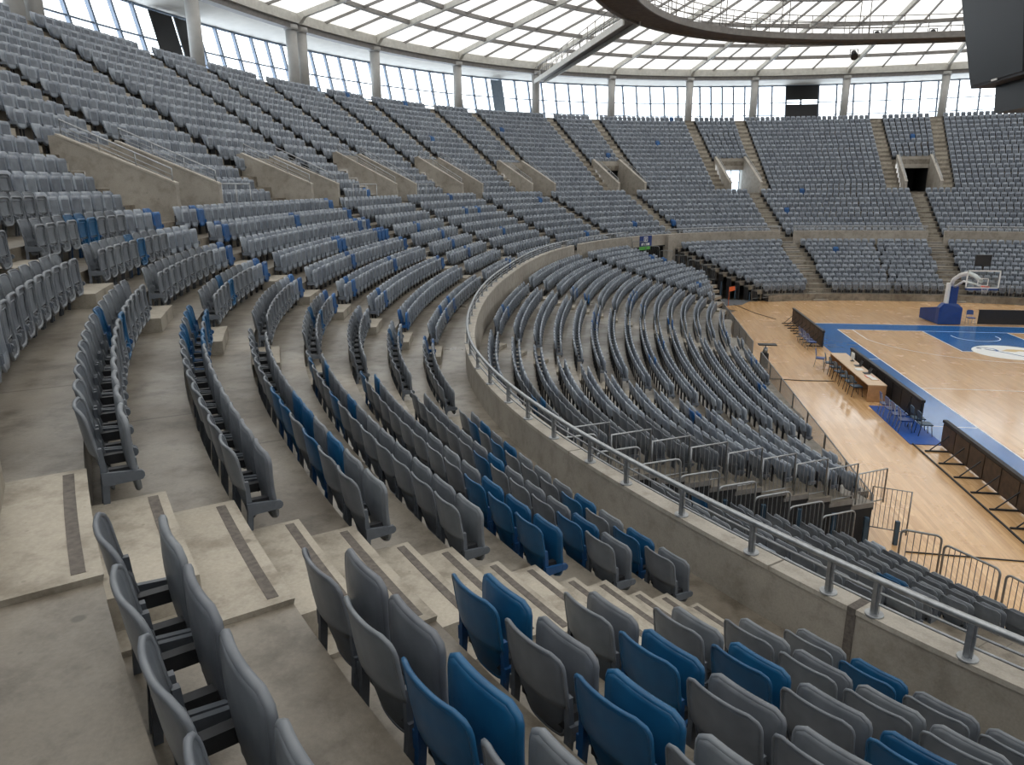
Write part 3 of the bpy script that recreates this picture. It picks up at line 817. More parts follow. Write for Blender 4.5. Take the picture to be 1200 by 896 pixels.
# row-end guards of the left block beside the near tunnel
GA,GB=LNL[0]+V3(.05,.1,0),LNL[1]+V3(-.5,-.2,0)
GA=GA+(GB-GA)*.08
for j in range(9):
    A=GA+(GB-GA)*(j/9); B=GA+(GB-GA)*((j+.94)/9); d_=td((A+B)/2)[1]; z=lz('left',max(0,(-d_-.62)/.71+.6))
    bar_panel('row_end_guard',V3(A[0],A[1],z),V3(B[0],B[1],z),.92,'barred steel guard closing the end of the curved lower stand, %s from the parapet'%ordw(j+1),'guard','row end guards above the near tunnel',M['steel'])
for j in range(1,9):
    t0=row_span('near',lambda t: lrow('near',j,t)); t1=row_span('near',lambda t: lrow('near',j+1,t))
    if not t0 or not t1: continue
    A=pos(t0[0]+.05,lrow('near',j,t0[0])); B=pos(t1[0]+.05,lrow('near',j+1,t1[0])); z=lz('near',j)
    bar_panel('tunnel_gate',V3(A[0],A[1],z),V3(B[0],B[1],z),1.0,'barred steel gate panel over the dark tunnel, %s below the parapet'%ordw(j),'gate','barred panels along the near tunnel',M['steel'],round_top=True)
FA,FB=LFL[0]+V3(1.6,-.1,0),LFL[1]+V3(-.1,.25,0)
for j in range(8):
    A=FA+(FB-FA)*(j/8); B=FA+(FB-FA)*((j+.93)/8); d_=td((A+B)/2)[1]; z=lz('left',min(16,max(0,(-d_-.62)/.71+.6)))
    bar_panel('row_end_guard',V3(A[0],A[1],z),V3(B[0],B[1],z),1.15,'barred guard panel beside the far tunnel, %s from the parapet'%ordw(j+1),'guard','row end guards beside the far tunnel',M['railsteel'],round_top=True)
# court-side fence of the left block
ys=np.arange(8.3,-29.9,-2.38); fi=0
for i,y in enumerate(ys[:-1]):
    y2=ys[i+1]
    if y>-11.4>y2 or y>-12.6>y2: continue
    fi+=1
    bar_panel('fence_panel',(-6.95,y,.0),(-6.95,y2+.05,.0),1.28,'steel barred fence panel along the court edge, %s from the far end'%ordw(fi),'fence panel','fence panels between the curved stand and the court',M['railsteel'],step=.10,z0=.12)
bar_panel('fence_panel',(-6.95,-29.7,.3),(-6.1,-29.95,.3),1.2,'last short fence panel turning the corner by the near tunnel','fence panel','fence panels between the curved stand and the court',M['railsteel'],step=.1)
# crowd barriers at the tunnel mouth
for A,B,l in (((-6.75,-31.3),(-5.95,-31.55),'crowd barrier standing closest to the corner of the curved stand'),((-6.05,-31.95),(-5.35,-33.0),'round-cornered crowd barrier in the middle of the three by the tunnel'),((-5.3,-33.15),(-4.7,-34.3),'crowd barrier at the right picture edge in front of lower seats')):
    bar_panel('crowd_barrier',(A[0],A[1],0),(B[0],B[1],0),1.1,l,'barrier','crowd barriers at the near tunnel mouth',M['railsteel'],step=.125,rt=.02,round_top=True,z0=.1)
# fence of the far block
fi=0
ft=[f for f in frange(119.5,60,3.4)]
for a,b in zip(ft[:-1],ft[1:]):
    if any(a>g>b for g in (100.2,82.5)): continue
    fi+=1; A=pos(a,-7.15); B=pos(b+.1,-7.15)
    bar_panel('fence_panel',V3(A[0],A[1],0.2),V3(B[0],B[1],.2),1.25,'thin fence panel in front of the far stand, %s from the tunnel'%ordw(fi),'fence panel','fence panels in front of the far stand',M['railsteel'],step=.16,z0=.15)
# sign over the far tunnel
c=P3(133.8,-.27,HP-.02); n=V3(*(-nrm(133.8)),0); s=V3(n[1],-n[0],0); s=-s
U=V3(0,0,1)
sg=empty('direction_sign',c,'blue hanging sign with white square emblem and white lettering over the tunnel','sign')
mb=MB(); mb.box(U*-.40,(1.55,.03,.84),(s,n,U)); mb.build('sign_panel',M['signblue'],sg)
mb=MB(); mb.box(U*-.97+s*-.1,(1.35,.025,.26),(s,n,U)); mb.build('green_strip',M['signgreen'],sg)
em=MB()
def rect(x0,x1,z0,z1): em.box(s*((x0+x1)/2)+U*((z0+z1)/2)+n*.02,(abs(x1-x0),.012,abs(z1-z0)),(s,n,U))
for r in ((-.24,.24,-.07,-.12),(-.24,.24,-.41,-.46),(-.24,-.19,-.07,-.46),(.19,.24,-.07,-.46),(-.10,.10,-.17,-.21),(.06,.10,-.17,-.30),(-.10,-.06,-.17,-.38),(-.03,.01,-.27,-.38)): rect(*r)
em.build('emblem',M['white'],sg)
em=MB()
x=-.56
for gl in ('lo','li','ro','box','box2'):
    if gl=='lo': rect(x,x+.12,-.60,-.65); rect(x,x+.05,-.60,-.75); rect(x+.1,x+.15,-.56,-.75); x+=.2
    elif gl=='li': rect(x,x+.05,-.56,-.75); rect(x,x+.12,-.55,-.6); x+=.16
    elif gl=='ro': rect(x,x+.05,-.60,-.75); rect(x,x+.16,-.60,-.645); rect(x,x+.16,-.70,-.75); x+=.24
    elif gl=='box': rect(x,x+.2,-.57,-.62); rect(x,x+.2,-.70,-.75); rect(x,x+.05,-.57,-.75); rect(x+.15,x+.2,-.57,-.75); x+=.22
    else: rect(x,x+.22,-.57,-.75); x+=.2
em.build('lettering',M['white'],sg)

# ------------------------------------------------------------------ top ring: columns, windows, soffit, beams, roof
COLS=[78.2,88.5,97.8,105.8,115.8,126.0,137.0,148.8,159.5,171.5,182.6]
t=182.6
EXTRA=[193.5,204.5,215.5,227,238,249,260,271,282,293,304,315,326,337,348,359,370,381,392,403,414,426]
ALLC=sorted([c%360 for c in COLS+EXTRA])
ZTOP=zu(26)
for tc in ALLC:
    if not 60<tc<245: continue
    for off in ((-.55,.55) if abs(tc-159.5)<.1 or abs(tc-182.6)<.1 else (0,)):
        tt=tc+off/mperdeg(tc,20.6); b=P3(tt,20.65,ZTOP); mb=MB(); mb.tube([b,b+V3(0,0,4.35)],.40,20); mb.tube([b+V3(0,0,4.2),b+V3(0,0,4.55)],.5,20)
        struct(mb,'column',M['column'])
ZWB,ZWT,DWB,DWT=ZTOP,19.85,23.85,24.85
for i,tc in enumerate(ALLC):
    tn=ALLC[(i+1)%len(ALLC)]
    if tn<tc: tn+=360
    if tn-tc<.5: continue
    wo=empty('window_%d'%(i+1),P3((tc+tn)/2,DWB,ZWB)); wo['kind']='structure'; org=np.array(wo.location)
    vis_=50<tc<240
    fr=MB(); nm_=6 if vis_ else 3
    for k in range(nm_):
        tt=tc+(tn-tc)*k/nm_; a=P3(tt,DWB,ZWB); b=P3(tt,DWT,ZWT); q=P3(tt+.2,DWB,ZWB)-a; q/=np.linalg.norm(q)
        x=(b-a)/np.linalg.norm(b-a); y=q; z=np.cross(x,y)
        fr.box((a+b)/2-org,(np.linalg.norm(b-a),.17,.24),(x,y,z))
    tl=frange(tc,tn,1.5)
    for f,h in ((.0,.12),(.22,.1),(.55,.1),(1.0,.14)):
        d=DWB+(DWT-DWB)*f; z=ZWB+(ZWT-ZWB)*f
        fr.sweep(tl,[(d-.06,z-h/2),(d-.06,z+h/2),(d+.06,z+h/2),(d+.06,z-h/2)],fn=lambda t,d,z:P3(t,d,z)-org)
    fr.build('window_frame',M['mull'],wo)
    gl=MB(); gl.sweep(tl,[(DWB,ZWB),(DWT,ZWT)],closed=False,fn=lambda t,d,z:P3(t,d+.03,z)-org); gl.build('pane',M['glass'],wo)
def infill(t0,t1,f0,f1,label,mat=M['black']):
    d=lambda f:DWB+(DWT-DWB)*f-.14; z=lambda f:ZWB+(ZWT-ZWB)*f
    mb=MB(); mb.sweep(frange(t0,t1,1),[(d(f0),z(f0)),(d(f1),z(f1)),(d(f1)-.05,z(f1)),(d(f0)-.05,z(f0))]); tag(mb.build('dark_panel',mat),label,'panel')
infill(93.2,90.1,.62,1.0,'black shade across the top of the far window band')
infill(93.2,90.1,.05,.5,'black panel low in the far window band')
infill(170.3,168.1,.0,.97,'dark panel in the window band left of the round column')
infill(167.9,166.4,.0,.97,'dark panel in the window band right of the round column')
infill(129.2,127.7,.0,.97,'blue grey pane in the window band above the curved corner',M['bluepane'])
# soffit ring
mb=MB(); mb.sweep(frange(0,360,2),[(20.3,20.42),(25.2,19.88),(25.2,20.1),(20.3,20.7)],cap=False); struct(mb,'ceiling_soffit',M['soffit'])
mb=MB(); mb.sweep(frange(0,360,2),[(20.35,19.98),(20.35,20.36),(21.0,20.36),(21.0,19.98)],cap=False); mb2=MB(); mb2.sweep(frange(0,360,2),[(20.15,20.36),(20.15,20.95),(20.9,20.95),(20.9,20.36)],cap=False)
rb=struct(mb2,'ring_beam',M['whitesteel']); mb.build('lower_flange',M['greysteel'],rb)
# walkway railing before the windows (upper left)
e=empty('walkway_railing',P3(178,22.6,ZTOP),'steel railing along the top walkway in front of the tall windows','railing')
r=MB(); org=np.array(e.location)
for h in (1.05,.75): r.tube([P3(t,22.6,ZTOP+h)-org for t in frange(192,150,1.5)],.03,6)
r.build('rail',M['mull'],e)
for t in frange(191,151,2.5):
    p_=MB(); p_.tube([P3(t,22.6,ZTOP)-org,P3(t,22.6,ZTOP+1.05)-org],.025,6); p_.build('post',M['mull'],e)
# roof
RC=V3(7.5,-14.08,0)
LAM=[1.0,.913,.835,.728,.61,.48,.34,.2,.07]; RZ=[20.82+6.1*(1-l)-.5*(1-l)**2 for l in LAM]
rz=lambda l: float(np.interp(-l,[-x for x in LAM],RZ))
def roofp(t,l,dz=0):
    e_=pos(t,20.4); c=np.array([RC[0],RC[1]]); q=c+(e_-c)*l; return V3(q[0],q[1],rz(l)+dz)
tl=frange(0,360,2)
mb=MB(); o=0; LL=LAM+[.002]
for l in LL:
    for t in tl[:-1]: mb.v.append(tuple(roofp(t,l,.26)))
n=len(tl)-1
for i in range(len(LL)-1):
    for k in range(n): mb.f.append((i*n+k,i*n+(k+1)%n,(i+1)*n+(k+1)%n,(i+1)*n+k)); mb.m.append(0); mb.sm.append(False)
struct(mb,'ceiling',M['membrane'])
mb=MB(); mb.sweep(frange(0,360,2),[(20.4,20.9),(20.4,21.22),(20.75,21.22),(20.75,20.9)],cap=False); mb.build('roof_edge',M['whitesteel'],rb)
for li,l in enumerate(LAM[1:]):
    mb=MB(); pts=[roofp(t,l,.10) for t in tl[:-1]]; hw,hh=.13,.15
    o=0
    for p in pts:
        rd=(p-RC)*V3(1,1,0); rd/=np.linalg.norm(rd)
        for a,b in ((-hw,-hh),(hw,-hh),(hw,hh),(-hw,hh)): mb.v.append(tuple(p+rd*a+V3(0,0,b)))
    N=len(pts)
    for i in range(N):
        for k in range(4): mb.f.append((i*4+k,i*4+(k+1)%4,((i+1)%N)*4+(k+1)%4,((i+1)%N)*4+k)); mb.m.append(0); mb.sm.append(False)
    tag(mb.build('roof_purlin',M['greysteel']),kind='structure')
allr=[c for c in ALLC]
for i,tc in enumerate(allr):
    tn=allr[(i+1)%len(allr)]
    if tn<tc: tn+=360
    mb=MB(); ls=LAM
    for a,b in zip(ls[:-1],ls[1:]): mb.bar(roofp(tc,a,.03),roofp(tc,b,.03),.26,.40)
    mb.bar(P3(tc,20.3,20.5),roofp(tc,.985,.05),.3,.4)
    tag(mb.build('roof_rafter',M['whitesteel']),kind='structure')
    for f in (1/3,2/3):
        mb=MB()
        for a,b in zip(ls[:6],ls[1:7]): mb.bar(roofp(tc+(tn-tc)*f,a,.15),roofp(tc+(tn-tc)*f,b,.15),.10,.18)
        tag(mb.build('roof_batten',M['greysteel']),kind='structure')
# ring catwalk
CK,CKN=sup(22.45,22.0,2.5)
def ck(t,off,z):
    i=int(round((t%360)/.25))%1440; q=CK[i]+CKN[i]*off; return V3(q[0],q[1],z)
ZC=18.35
e=empty('ring_catwalk',(7.5,-14.08,ZC),'curved steel ring catwalk with railings hanging below the roof','catwalk'); org=np.array(e.location)
tl=frange(0,360,2)
mb=MB(); mb.sweep(tl,[(-1.0,-.05),(1.0,-.05),(1.0,.1),(-1.0,.1)],fn=lambda t,d,z:ck(t,d,ZC+z)-org,cap=False); mb.build('deck',M['boarddeck'],e)
for off in (-1.0,1.0):
    mb=MB(); mb.sweep(tl,[(off-.05,-.2),(off+.05,-.2),(off+.05,.16),(off-.05,.16)],fn=lambda t,d,z:ck(t,d,ZC+z)-org,cap=False); mb.build('girder',M['greysteel'],e)
    mb=MB()
    for h in (.5,.85,1.2): mb.tube([ck(t,off,ZC+h)-org for t in tl[:-1]],.028,5,closed=True)
    for t in frange(0,360,3): mb.tube([ck(t,off,ZC)-org,ck(t,off,ZC+1.2)-org],.025,5)
    mb.build('railing',M['greysteel'],e)
for t in frange(2,352,14):
    for dt in (0,1.6): mb=MB(); mb.tube([ck(t+dt,0,ZC)-org,ck(t+dt,0,ZC+5.6)-org],.03,5); mb.build('hanger_rod',M['greysteel'],e)
# radial catwalk bridge
A=P3(126,20.0,19.3); B=ck(108,.6,ZC+.1)
best=min(np.arange(100,190,.5),key=lambda t:abs(proj(ck(t,.8,ZC))[0]-747)); B=ck(best,1.12,ZC+.05)
e=empty('catwalk_bridge',A,'straight inclined catwalk bridge from the ring beam to the ring catwalk','catwalk')
dv=(B-A); L=np.linalg.norm(dv); dv/=L; sd=np.cross(dv,V3(0,0,1)); sd/=np.linalg.norm(sd); up=np.cross(sd,dv)
mb=MB(); mb.bar(V3(0,0,0),B-A,1.0,.1); mb.build('deck',M['greysteel'],e)
for sg_ in (-1,1):
    mb=MB(); mb.bar(sd*.5*sg_-up*.12,B-A+sd*.5*sg_-up*.12,.09,.4); mb.build('girder',M['whitesteel'],e)
    mb=MB()
    for h in (.55,1.1): mb.tube([sd*.5*sg_+up*h,B-A+sd*.5*sg_+up*h],.03,6)
    for f in np.linspace(0,1,15): mb.tube([dv*L*f+sd*.5*sg_,dv*L*f+sd*.5*sg_+up*1.1],.025,5)
    for f in np.linspace(0,1,15)[:-1]: mb.tube([dv*L*f+sd*.5*sg_,dv*L*(f+1/14)+sd*.5*sg_+up*1.1],.012,5)
    mb.build('railing',M['greysteel'],e)
# spot lamps on the catwalk
for x,l in ((1033,'small black spotlight clamped under the ring catwalk, left of the pair'),(1098,'small black spotlight on the ring catwalk beside the scoreboard'),(1009,'small spotlight hanging just below the catwalk beam')):
    best=min(np.arange(60,130,.5),key=lambda t:abs(proj(ck(t,.8,ZC))[0]-x)); p=ck(best,1.5,ZC+(.45 if x!=1009 else -.75))
    e=empty('spotlight',p,l,'spotlight','spotlights on the catwalk')
    mb=MB(); mb.tube([V3(.0,.1,.2),V3(0,-.25,-.2)],[.17,.24],12); mb.build('lamp_body',M['black'],e); mb=MB(); mb.bb((-.27,-.03,-.02),(-.23,.03,.36)); mb.bb((.23,-.03,-.02),(.27,.03,.36)); mb.bb((-.27,-.03,.33),(.27,.03,.37)); mb.build('yoke',M['darksteel'],e)
# ------------------------------------------------------------------ scoreboard
e=empty('scoreboard',(7.5,-14.15,12.9),'large black centre-hung scoreboard with unlit screens','scoreboard'); org=np.array(e.location)
def frus(x0,x1,y0,y1,z0,X0,X1,Y0,Y1,z1):
    mb=MB(); v=[(x0,y0,z0),(x1,y0,z0),(x1,y1,z0),(x0,y1,z0),(X0,Y0,z1),(X1,Y0,z1),(X1,Y1,z1),(X0,Y1,z1)]
    mb.add([np.array(p)-org for p in v],[(3,2,1,0),(4,5,6,7),(0,1,5,4),(1,2,6,5),(2,3,7,6),(3,0,4,7)]); return mb
frus(1.05,13.95,-16.4,-11.85,12.95,.3,14.65,-16.9,-11.4,16.75).build('body',M['black'],e)
def facepanel(za,zb,ya,yb,name,off=.05):
    xa=lambda z:1.05-(z-12.95)/3.8*.75-off
    mb=MB(); hw=lambda z:2.2+(z-12.95)/3.8*.45
    v=[(xa(za),-14.15-hw(za)*ya,za),(xa(za),-14.15+hw(za)*yb,za),(xa(zb),-14.15+hw(zb)*yb,zb),(xa(zb),-14.15-hw(zb)*ya,zb)]
    mb.prism([np.array(p)-org for p in v],(0,0,0),(.06,0,0)); return mb.build(name,M['screen'],e)
facepanel(13.05,16.6,.98,.98,'screen')
frus(.3,14.7,-17.0,-11.3,16.95,.2,14.8,-17.1,-11.2,18.6).build('upper_screen',M['screen'],e)
frus(1.75,13.25,-15.9,-12.75,11.85,1.65,13.35,-15.9,-12.75,12.95).build('lower_screen',M['screen'],e)
mb=MB(); mb.box(V3(.96,-14.15,13.03)-org,(.04,.45,.07)); mb.build('plate',M['paper'],e)
mb=MB(); mb.box(V3(.26,-11.6,16.85)-org,(.06,.6,.08)); mb.build('edge_light',M['paper'],e)
mb=MB()
for x,y in ((2,-16),(2,-12.5),(13,-16),(13,-12.5)): mb.tube([V3(x,y,18.5)-org,V3(x,y,25.5)-org],.04,6)
mb.build('hanger_cable',M['darksteel'],e)

# ------------------------------------------------------------------ court
def slab(pts,z0,z1): mb=MB(); mb.prism([V3(x,y,0) for x,y in pts],(0,0,z0),(0,0,z1)); return mb
def rectp(x0,x1,y0,y1): return [(x0,y0),(x1,y0),(x1,y1),(x0,y1)]
cb=MB()
for r in (rectp(-2.1,0,-30,2.05),rectp(15,17.1,-30,2.05),rectp(0,15,0,2.05),rectp(0,15,-30,-28),rectp(5.05,9.95,-5.8,0),rectp(5.05,9.95,-28,-22.2)): cb.prism([V3(x,y,0) for x,y in r],(0,0,-.005),(0,0,.003))
co_=struct(cb,'court_paint',M['court_blue'])
ln=MB()
def seg(x0,y0,x1,y1,w=.06):
    a,b=V3(x0,y0,.0035),V3(x1,y1,.0035); ln.bar(a,b,w,.003)
for a in ((0,0,15,0),(0,-28,15,-28),(0,0,0,-28),(15,0,15,-28),(0,-14,15,-14),(5.05,0,5.05,-5.8),(9.95,0,9.95,-5.8),(5.05,-5.8,9.95,-5.8),(.9,0,.9,-2.99),(14.1,0,14.1,-2.99),(.9,-28,.9,-25.01),(14.1,-28,14.1,-25.01),(-2.0,-8.325,0,-8.325),(-2.0,-19.675,0,-19.675),(5.05,-28,5.05,-22.2),(9.95,-28,9.95,-22.2),(5.05,-22.2,9.95,-22.2),(-2.1,2.05,17.1,2.05)): seg(*a)
def arcl(cx,cy,r,a0,a1,n=40,w=.06):
    p=[(cx+r*math.cos(a),cy+r*math.sin(a)) for a in np.linspace(a0,a1,n)]
    for u,v in zip(p[:-1],p[1:]): seg(*u,*v,w)
a3=math.asin(1.415/6.75)
arcl(7.5,-1.575,6.75,PI+a3,2*PI-a3); arcl(7.5,-26.425,6.75,a3,PI-a3); arcl(7.5,-1.575,1.25,PI,2*PI,20); arcl(7.5,-14,1.8,0,2*PI); arcl(7.5,-22.2,1.8,0,2*PI)
seg(6.25,-1.575,6.25,-1.2); seg(8.75,-1.575,8.75,-1.2)
ln.build('court_line',M['white'],co_)
lg=MB(); lg.prism([V3(7.5+1.85*math.cos(a),-5.8+1.85*math.sin(a),0) for a in np.linspace(0,2*PI,49)[:-1]],(0,0,.003),(0,0,.008)); lg.build('logo_disc',M['white'],co_)
sc=MB(); pts=[V3(6.35,-5.0,.01),V3(6.2,-4.75,.01),V3(6.5,-4.6,.01),V3(7.0,-4.95,.01),V3(7.05,-5.4,.01),V3(6.75,-5.35,.01),V3(6.5,-5.05,.01),V3(6.9,-5.5,.01),V3(7.4,-6.2,.01),V3(7.7,-6.7,.01),V3(8.3,-6.75,.01),V3(8.9,-6.5,.01)]
for u,v in zip(pts[:-1],pts[1:]): sc.bar(u,v,.10,.006)
sc.build('logo_stroke',M['court_blue'],co_)
sc=MB(); sc.prism([V3(7.5+x,-5.4+y,0) for x,y in ((-.3,0),(.2,.45),(.9,.35),(1.2,-.3),(.6,.0),(.3,-.25))],(0,0,.006),(0,0,.011)); sc.build('logo_shape',M['gold'],co_)
# advertising boards
def board(x,y0,y1,label,feet,back=M['boardback'],fl=.75):
    e=empty('advertising_board',(x,(y0+y1)/2,0),label,'board','black boards along the court sideline'); L=abs(y1-y0); n=max(1,int(L/1.0))
    mb=MB(); mb.bb((-.02,-L/2,.06),(.05,L/2,.92)); mb.build('panel',M['black'],e)
    mb=MB(); 
    for i in range(n): mb.bb((-.045,-L/2+L*i/n+.03,.1),(-.02,-L/2+L*(i+1)/n-.03,.86))
    mb.build('back_panel',back,e)
    mb=MB(); mb.bb((-.07,-L/2,.9),(.08,L/2,1.0)); mb.build('top_cap',M['black'],e)
    for i in range(feet):
        y=-L/2+L*(i+.5)/feet; mb=MB(); mb.bb((-fl,y-.03,0.004),(.1,y+.03,.05)); mb.bar((-fl*.8,y,.05),(-.04,y,.6),.03,.03); mb.build('support_foot',M['darksteel'],e)
    return e
board(-2.35,2.1,-5.9,'long black advertising board at the far corner of the court',9)
board(-2.05,-10.2,-19.6,'black advertising board in front of the scorer table',4,M['black'],.24)
board(-2.2,-22.0,-31.5,'black advertising board with brown backs at the near sideline',8)
e=empty('advertising_board',(12.5,2.75,0),'plain black board behind the baseline beside the basket','board','black boards along the court sideline')
mb=MB(); mb.bb((-3.1,-.04,.04),(3.1,.04,.98)); mb.build('panel',M['black'],e); mb=MB(); mb.bb((-3.1,-.05,.96),(3.1,.06,1.0)); mb.build('top_cap',M['darksteel'],e)
# scorer table
e=empty('scorer_table',(-2.75,-13.55,0),'long wooden scorer table with panel ends beside the court','table')
mb=MB(); mb.bb((-.38,-3.08,.72),(.38,3.08,.76)); mb.build('tabletop',M['oaklight'],e)
for y in (-3.05,3.05): mb=MB(); mb.bb((-.36,y-.03,0.002),(.36,y+.03,.72)); mb.build('end_panel',M['oak'],e)
mb=MB(); mb.bb((.30,-3.02,.05),(.34,3.02,.72)); mb.build('front_panel',M['oak'],e)
for y in (-1,1): mb=MB(); mb.bb((-.3,y-.02,0.002),(.3,y+.02,.72)); mb.build('divider',M['oak'],e)
def laptop(x,y,l):
    e=empty('laptop',(x,y,.762),l,'laptop'); mb=MB(); mb.bb((-.12,-.17,0),(.12,.17,.02)); mb.build('keyboard_base',M['darksteel'],e); mb=MB(); mb.bar((.12,0,.02),(.2,0,.24),.34,.012); mb.build('lid',M['black'],e)
laptop(-2.6,-13.2,'open dark laptop halfway along the scorer table'); laptop(-2.62,-14.6,'open laptop near the paper sheets on the scorer table')
for i,(x,y,m_,l) in enumerate(((-2.72,-13.9,M['paper'],'white paper sheets beside the laptops on the scorer table'),(-2.66,-15.2,M['red'],'red folder near the close end of the scorer table'),(-2.6,-15.6,M['oak'],'brown folder at the close end of the scorer table'))):
    e=empty('folder' if i else 'paper_sheet',(x,y,.762),l,'folder' if i else 'paper'); mb=MB(); mb.bb((-.16,-.22,0),(.16,.22,.012)); mb.build('cover' if i else 'sheet',m_,e)
    mb=MB(); mb.bb((-.12,-.18,.012),(.12,.2,.02)); mb.build('page',M['paper'],e)
e=empty('monitor',(-2.55,-12.2,.762),'small white desk monitor at the middle of the scorer table','monitor'); mb=MB(); mb.bb((-.03,-.2,.1),(.02,.2,.4)); mb.build('display',M['paper'],e); mb=MB(); mb.bb((-.08,-.1,0),(.08,.1,.015)); mb.bb((-.015,-.02,.0),(.015,.02,.12)); mb.build('stand',M['darksteel'],e)
# chairs
def chair_proto(seatm,frm):
    e=empty('court_chair',(0,0,0)); ch=[]
    def p(mb,nm,m): o=mb.build(nm,m,e); ch.append(o)
    mb=MB(); mb.box((0,0,.45),(.42,.42,.04)); mb.box((0,0,.425),(.38,.38,.02)); p(mb,'seat',seatm)
    mb=MB(); mb.prism([V3(-.21,-.2,.62),V3(.21,-.2,.62),V3(.21,-.25,.86),V3(.13,-.26,.92),V3(-.13,-.26,.92),V3(-.21,-.25,.86)],(0,-.015,0),(0,.015,0)); p(mb,'backrest',seatm)
    for sx in (-1,1):
        mb=MB(); mb.tube([V3(sx*.2,.22,0),V3(sx*.19,.16,.44)],.014,6); p(mb,'leg',frm)
        mb=MB(); mb.tube([V3(sx*.2,-.26,0),V3(sx*.2,-.19,.44),V3(sx*.2,-.25,.88)],.014,6); p(mb,'leg',frm)
    return e,ch
CP={'blue':chair_proto(M['padblue'],M['steel']),'sky':chair_proto(M['bluepost'],M['darksteel'])}; cu={'blue':0,'sky':0}
def chair(c,x,y,rz,l):
    e,ch=CP[c]
    if cu[c]:
        e2=e.copy(); C.objects.link(e2)
        for o in ch: k=o.copy(); C.objects.link(k); k.parent=e2
        e=e2
    cu[c]+=1; e.location=(x,y,.001); e.rotation_euler=(0,0,rz); tag(e,l,'chair','chairs beside the court')
TC=-PI/2
for i,y in enumerate((-4.2,-4.9,-5.6,-6.3)): chair('blue',-3.05,y,TC+.1*(i%2),'blue chair behind the far board, %s counting from the scorer table'%ordw(4-i))
chair('blue',-3.55,-10.35,TC-.3,'blue chair with silver legs standing at the far end of the scorer table')
for i,y in enumerate((-11.3,-12.2,-13.1,-14.0,-14.9,-15.7)): chair('sky',-3.32,y,TC+.15*((i*7)%3-1),'dark blue chair tucked under the scorer table, %s from the close end'%ordw(6-i))
for i,y in enumerate((-18.3,-19.0,-19.7,-20.4)): chair('blue',-2.9,y,TC+.1*((i*5)%3-1),'pale blue team bench chair on the blue mat, %s from the scorer table'%ordw(i+1))
for i,y in enumerate((-20.1,-20.8)): chair('sky',-2.35,y,TC,'dark chair in the gap between two sideline boards, %s from the scorer table'%ordw(i+1))
mb=MB(); mb.bb((-3.2,-21.9,.001),(-2.05,-17.2,.02)); tag(mb.build('floor_mat',M['matblue']),'bright blue mat on the floor between the two sideline boards','mat')
chair('blue',8.95,2.75,PI,'single blue chair standing beside the basket base')
# basket
e=empty('basketball_hoop',(7.55,2.6,0),'basketball hoop with blue padded base and clear backboard','basketball hoop'); U=V3(0,0,1)
mb=MB(); mb.prism([V3(-.7,-.15,.03),V3(.7,-.15,.03),V3(.7,-.15,1.1),V3(.42,-.05,1.38),V3(-.42,-.05,1.38),V3(-.7,-.15,1.1)],(0,0,0),(0,.5,0))
mb.add([V3(-.7,.34,.03),V3(.7,.34,.03),V3(.7,.34,1.1),V3(-.7,.34,1.1),V3(-1.0,2.2,.08),V3(.4,2.2,.08),V3(.4,2.2,.75),V3(-1.0,2.2,.75)],[(3,2,1,0),(4,5,6,7),(0,1,5,4),(1,2,6,5),(2,3,7,6),(3,0,4,7)]); mb.build('base_pad',M['padblue'],e)
mb=MB(); mb.prism([V3(-.12,.0,1.36),V3(.34,.0,1.36),V3(.34,.0,2.5),V3(-.12,.0,2.5)],(0,0,0),(0,.4,0)); mb.build('tower_pad',M['padblue'],e)
mb=MB(); mb.prism([V3(-.30,.05,1.0),V3(-.13,.05,1.3),V3(-.13,.05,2.7),V3(-.26,.05,2.7)],(0,0,0),(0,.4,0)); mb.build('side_plate',M['white'],e)
mb=MB(); mb.tube([V3(-.1,.2,2.5),V3(-.05,.0,2.95),V3(.1,-.6,3.35),V3(.1,-1.6,3.55),V3(.05,-2.6,3.5),V3(.0,-3.6,3.3)],.13,8); mb.tube([V3(.1,.2,2.4),V3(.05,-1.2,3.0),V3(0,-3.6,3.05)],.07,8); mb.build('arm',M['white'],e)
mb=MB(); mb.bb((-.9,-3.82,2.92),(.9,-3.80,3.95)); bk=mb.build('backboard',M['acrylic'],e)
mb=MB()
for a in ((-.92,-.86,2.90,3.97),(.86,.92,2.90,3.97)): mb.bb((a[0],-3.84,a[2]),(a[1],-3.78,a[3]))
for z in (2.93,3.94): mb.bb((-.92,-3.84,z-.03),(.92,-3.78,z+.03))
mb.build('frame',M['white'],bk)
mb=MB(); 
for a in ((-.30,-.25,3.05,3.5),(.25,.30,3.05,3.5)): mb.bb((a[0],-3.845,a[2]),(a[1],-3.835,a[3]))
for z in (3.07,3.48): mb.bb((-.3,-3.845,z-.025),(.3,-3.835,z+.025))
mb.build('target_square',M['white'],bk)
mb=MB(); mb.bb((-.9,-3.86,2.80),(.9,-3.76,2.90)); mb.build('edge_pad',M['padblue'],bk)
mb=MB(); mb.tube([V3(.225*math.cos(a),-4.2+.225*math.sin(a),3.05) for a in np.linspace(0,2*PI,25)[:-1]],.012,6,closed=True); mb.bb((-.07,-3.98,3.0),(.07,-3.82,3.06)); rm=mb.build('rim',M['red'],e)
mb=MB()
for k in range(12):
    a=2*PI*k/12; b=a+PI/12*1.2; mb.tube([V3(.225*math.cos(a),-4.2+.225*math.sin(a),3.04),V3(.14*math.cos(b),-4.2+.14*math.sin(b),2.8),V3(.11*math.cos(a),-4.2+.11*math.sin(a),2.62)],.006,4)
mb.build('net',M['net'],rm)
mb=MB(); mb.bb((-.42,-3.5,4.18),(.42,-3.35,4.85)); mb.bb((-.03,-3.6,3.9),(.03,-3.5,4.25)); mb.build('shot_clock',M['black'],e)
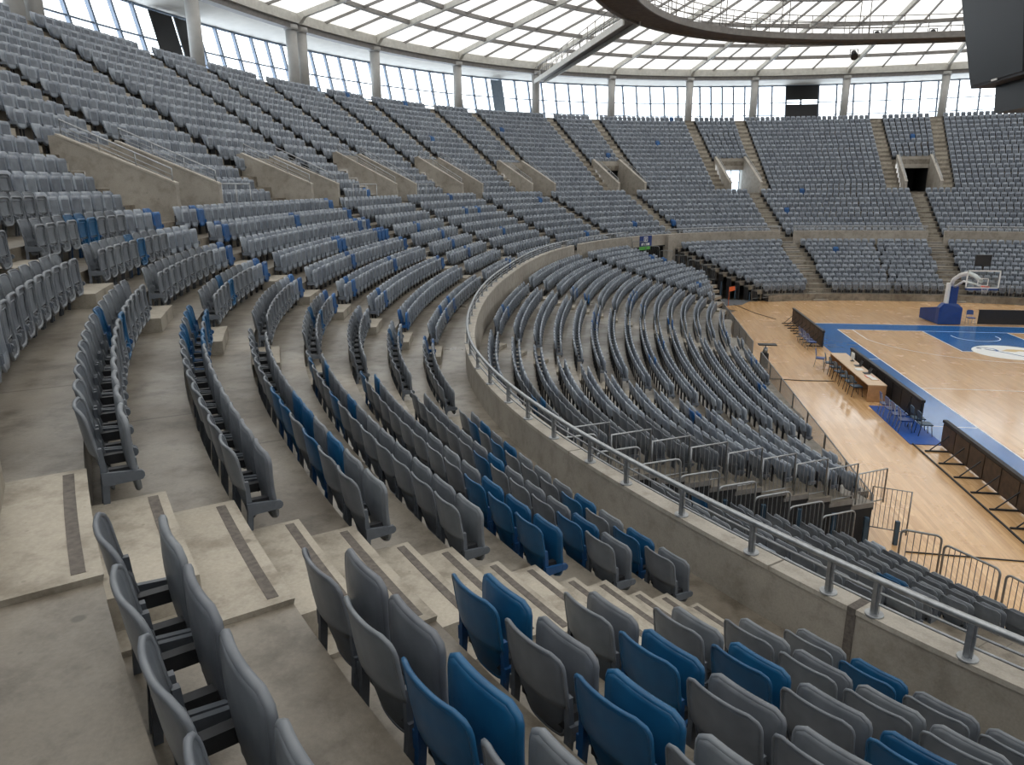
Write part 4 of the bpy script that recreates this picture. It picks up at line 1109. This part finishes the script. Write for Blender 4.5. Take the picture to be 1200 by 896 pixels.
# bin, stand, flag post, cables
e=empty('camera_stand',(-6.6,-12.0,0),'black boxy stand with a flat tray in the fence gap','stand')
mb=MB(); mb.bb((-.17,-.17,.25),(.17,.17,1.0)); mb.build('body',M['black'],e); mb=MB(); mb.tube([V3(0,0,1.0),V3(.05,0,1.28)],[.12,.1],10); mb.build('neck',M['steel'],e); mb=MB(); mb.bb((-.35,-.3,1.42),(.5,.1,1.47)); mb.bb((0,-.03,1.25),(.04,.02,1.44)); mb.build('tray',M['black'],e); mb=MB(); mb.bb((-.2,-.2,0),(.2,.2,.06)); mb.bb((-.05,-.05,.05),(.05,.05,.26)); mb.build('base',M['steel'],e)
e=empty('corner_flag',(-5.7,8.7,0),'thin post with orange flag at the far tunnel corner','flag'); mb=MB(); mb.tube([V3(0,0,0),V3(0,0,1.5)],.02,6); mb.build('pole',M['orange'],e); mb=MB(); mb.prism([V3(0,0,1.1),V3(.45,.1,1.2),V3(.4,.1,1.5),V3(0,0,1.45)],(0,-.01,0),(0,.01,0)); mb.build('flag_cloth',M['orange'],e)
def cable(pts,l,r=.02):
    mb=MB(); mb.tube([V3(x,y,r*.9) for x,y in pts],r,6); tag(mb.build('floor_cable',M['darksteel']),l,'cable','cables lying on the wooden floor')
cable([(-5.2,9.5),(-4.2,5.5),(-3.2,3.2)],'thin dark cable on the floor towards the far board')
cable([(-6.6,-13.2),(-5,-13.4),(-3.6,-13.3)],'thin dark cable running from the fence to the scorer table')
cable([(-3.1,-21.9),(-3.05,-26),(-3.0,-31.5)],'long dark cable parallel to the near sideline board',.03)
cable([(-6.2,-30.3),(-3.5,-30.4),(3,-30.8)],'grey cable crossing the floor by the crowd barriers')

# ------------------------------------------------------------------ view
sc=bpy.context.scene
sc.view_settings.view_transform='Standard'; sc.view_settings.look='None'; sc.view_settings.gamma=1; sc.view_settings.exposure=0.78
sc.view_settings.use_curve_mapping=False
sc.cycles.max_bounces=8; sc.cycles.diffuse_bounces=5; sc.cycles.transmission_bounces=6; sc.cycles.transparent_max_bounces=12
sc.cycles.use_denoising=True
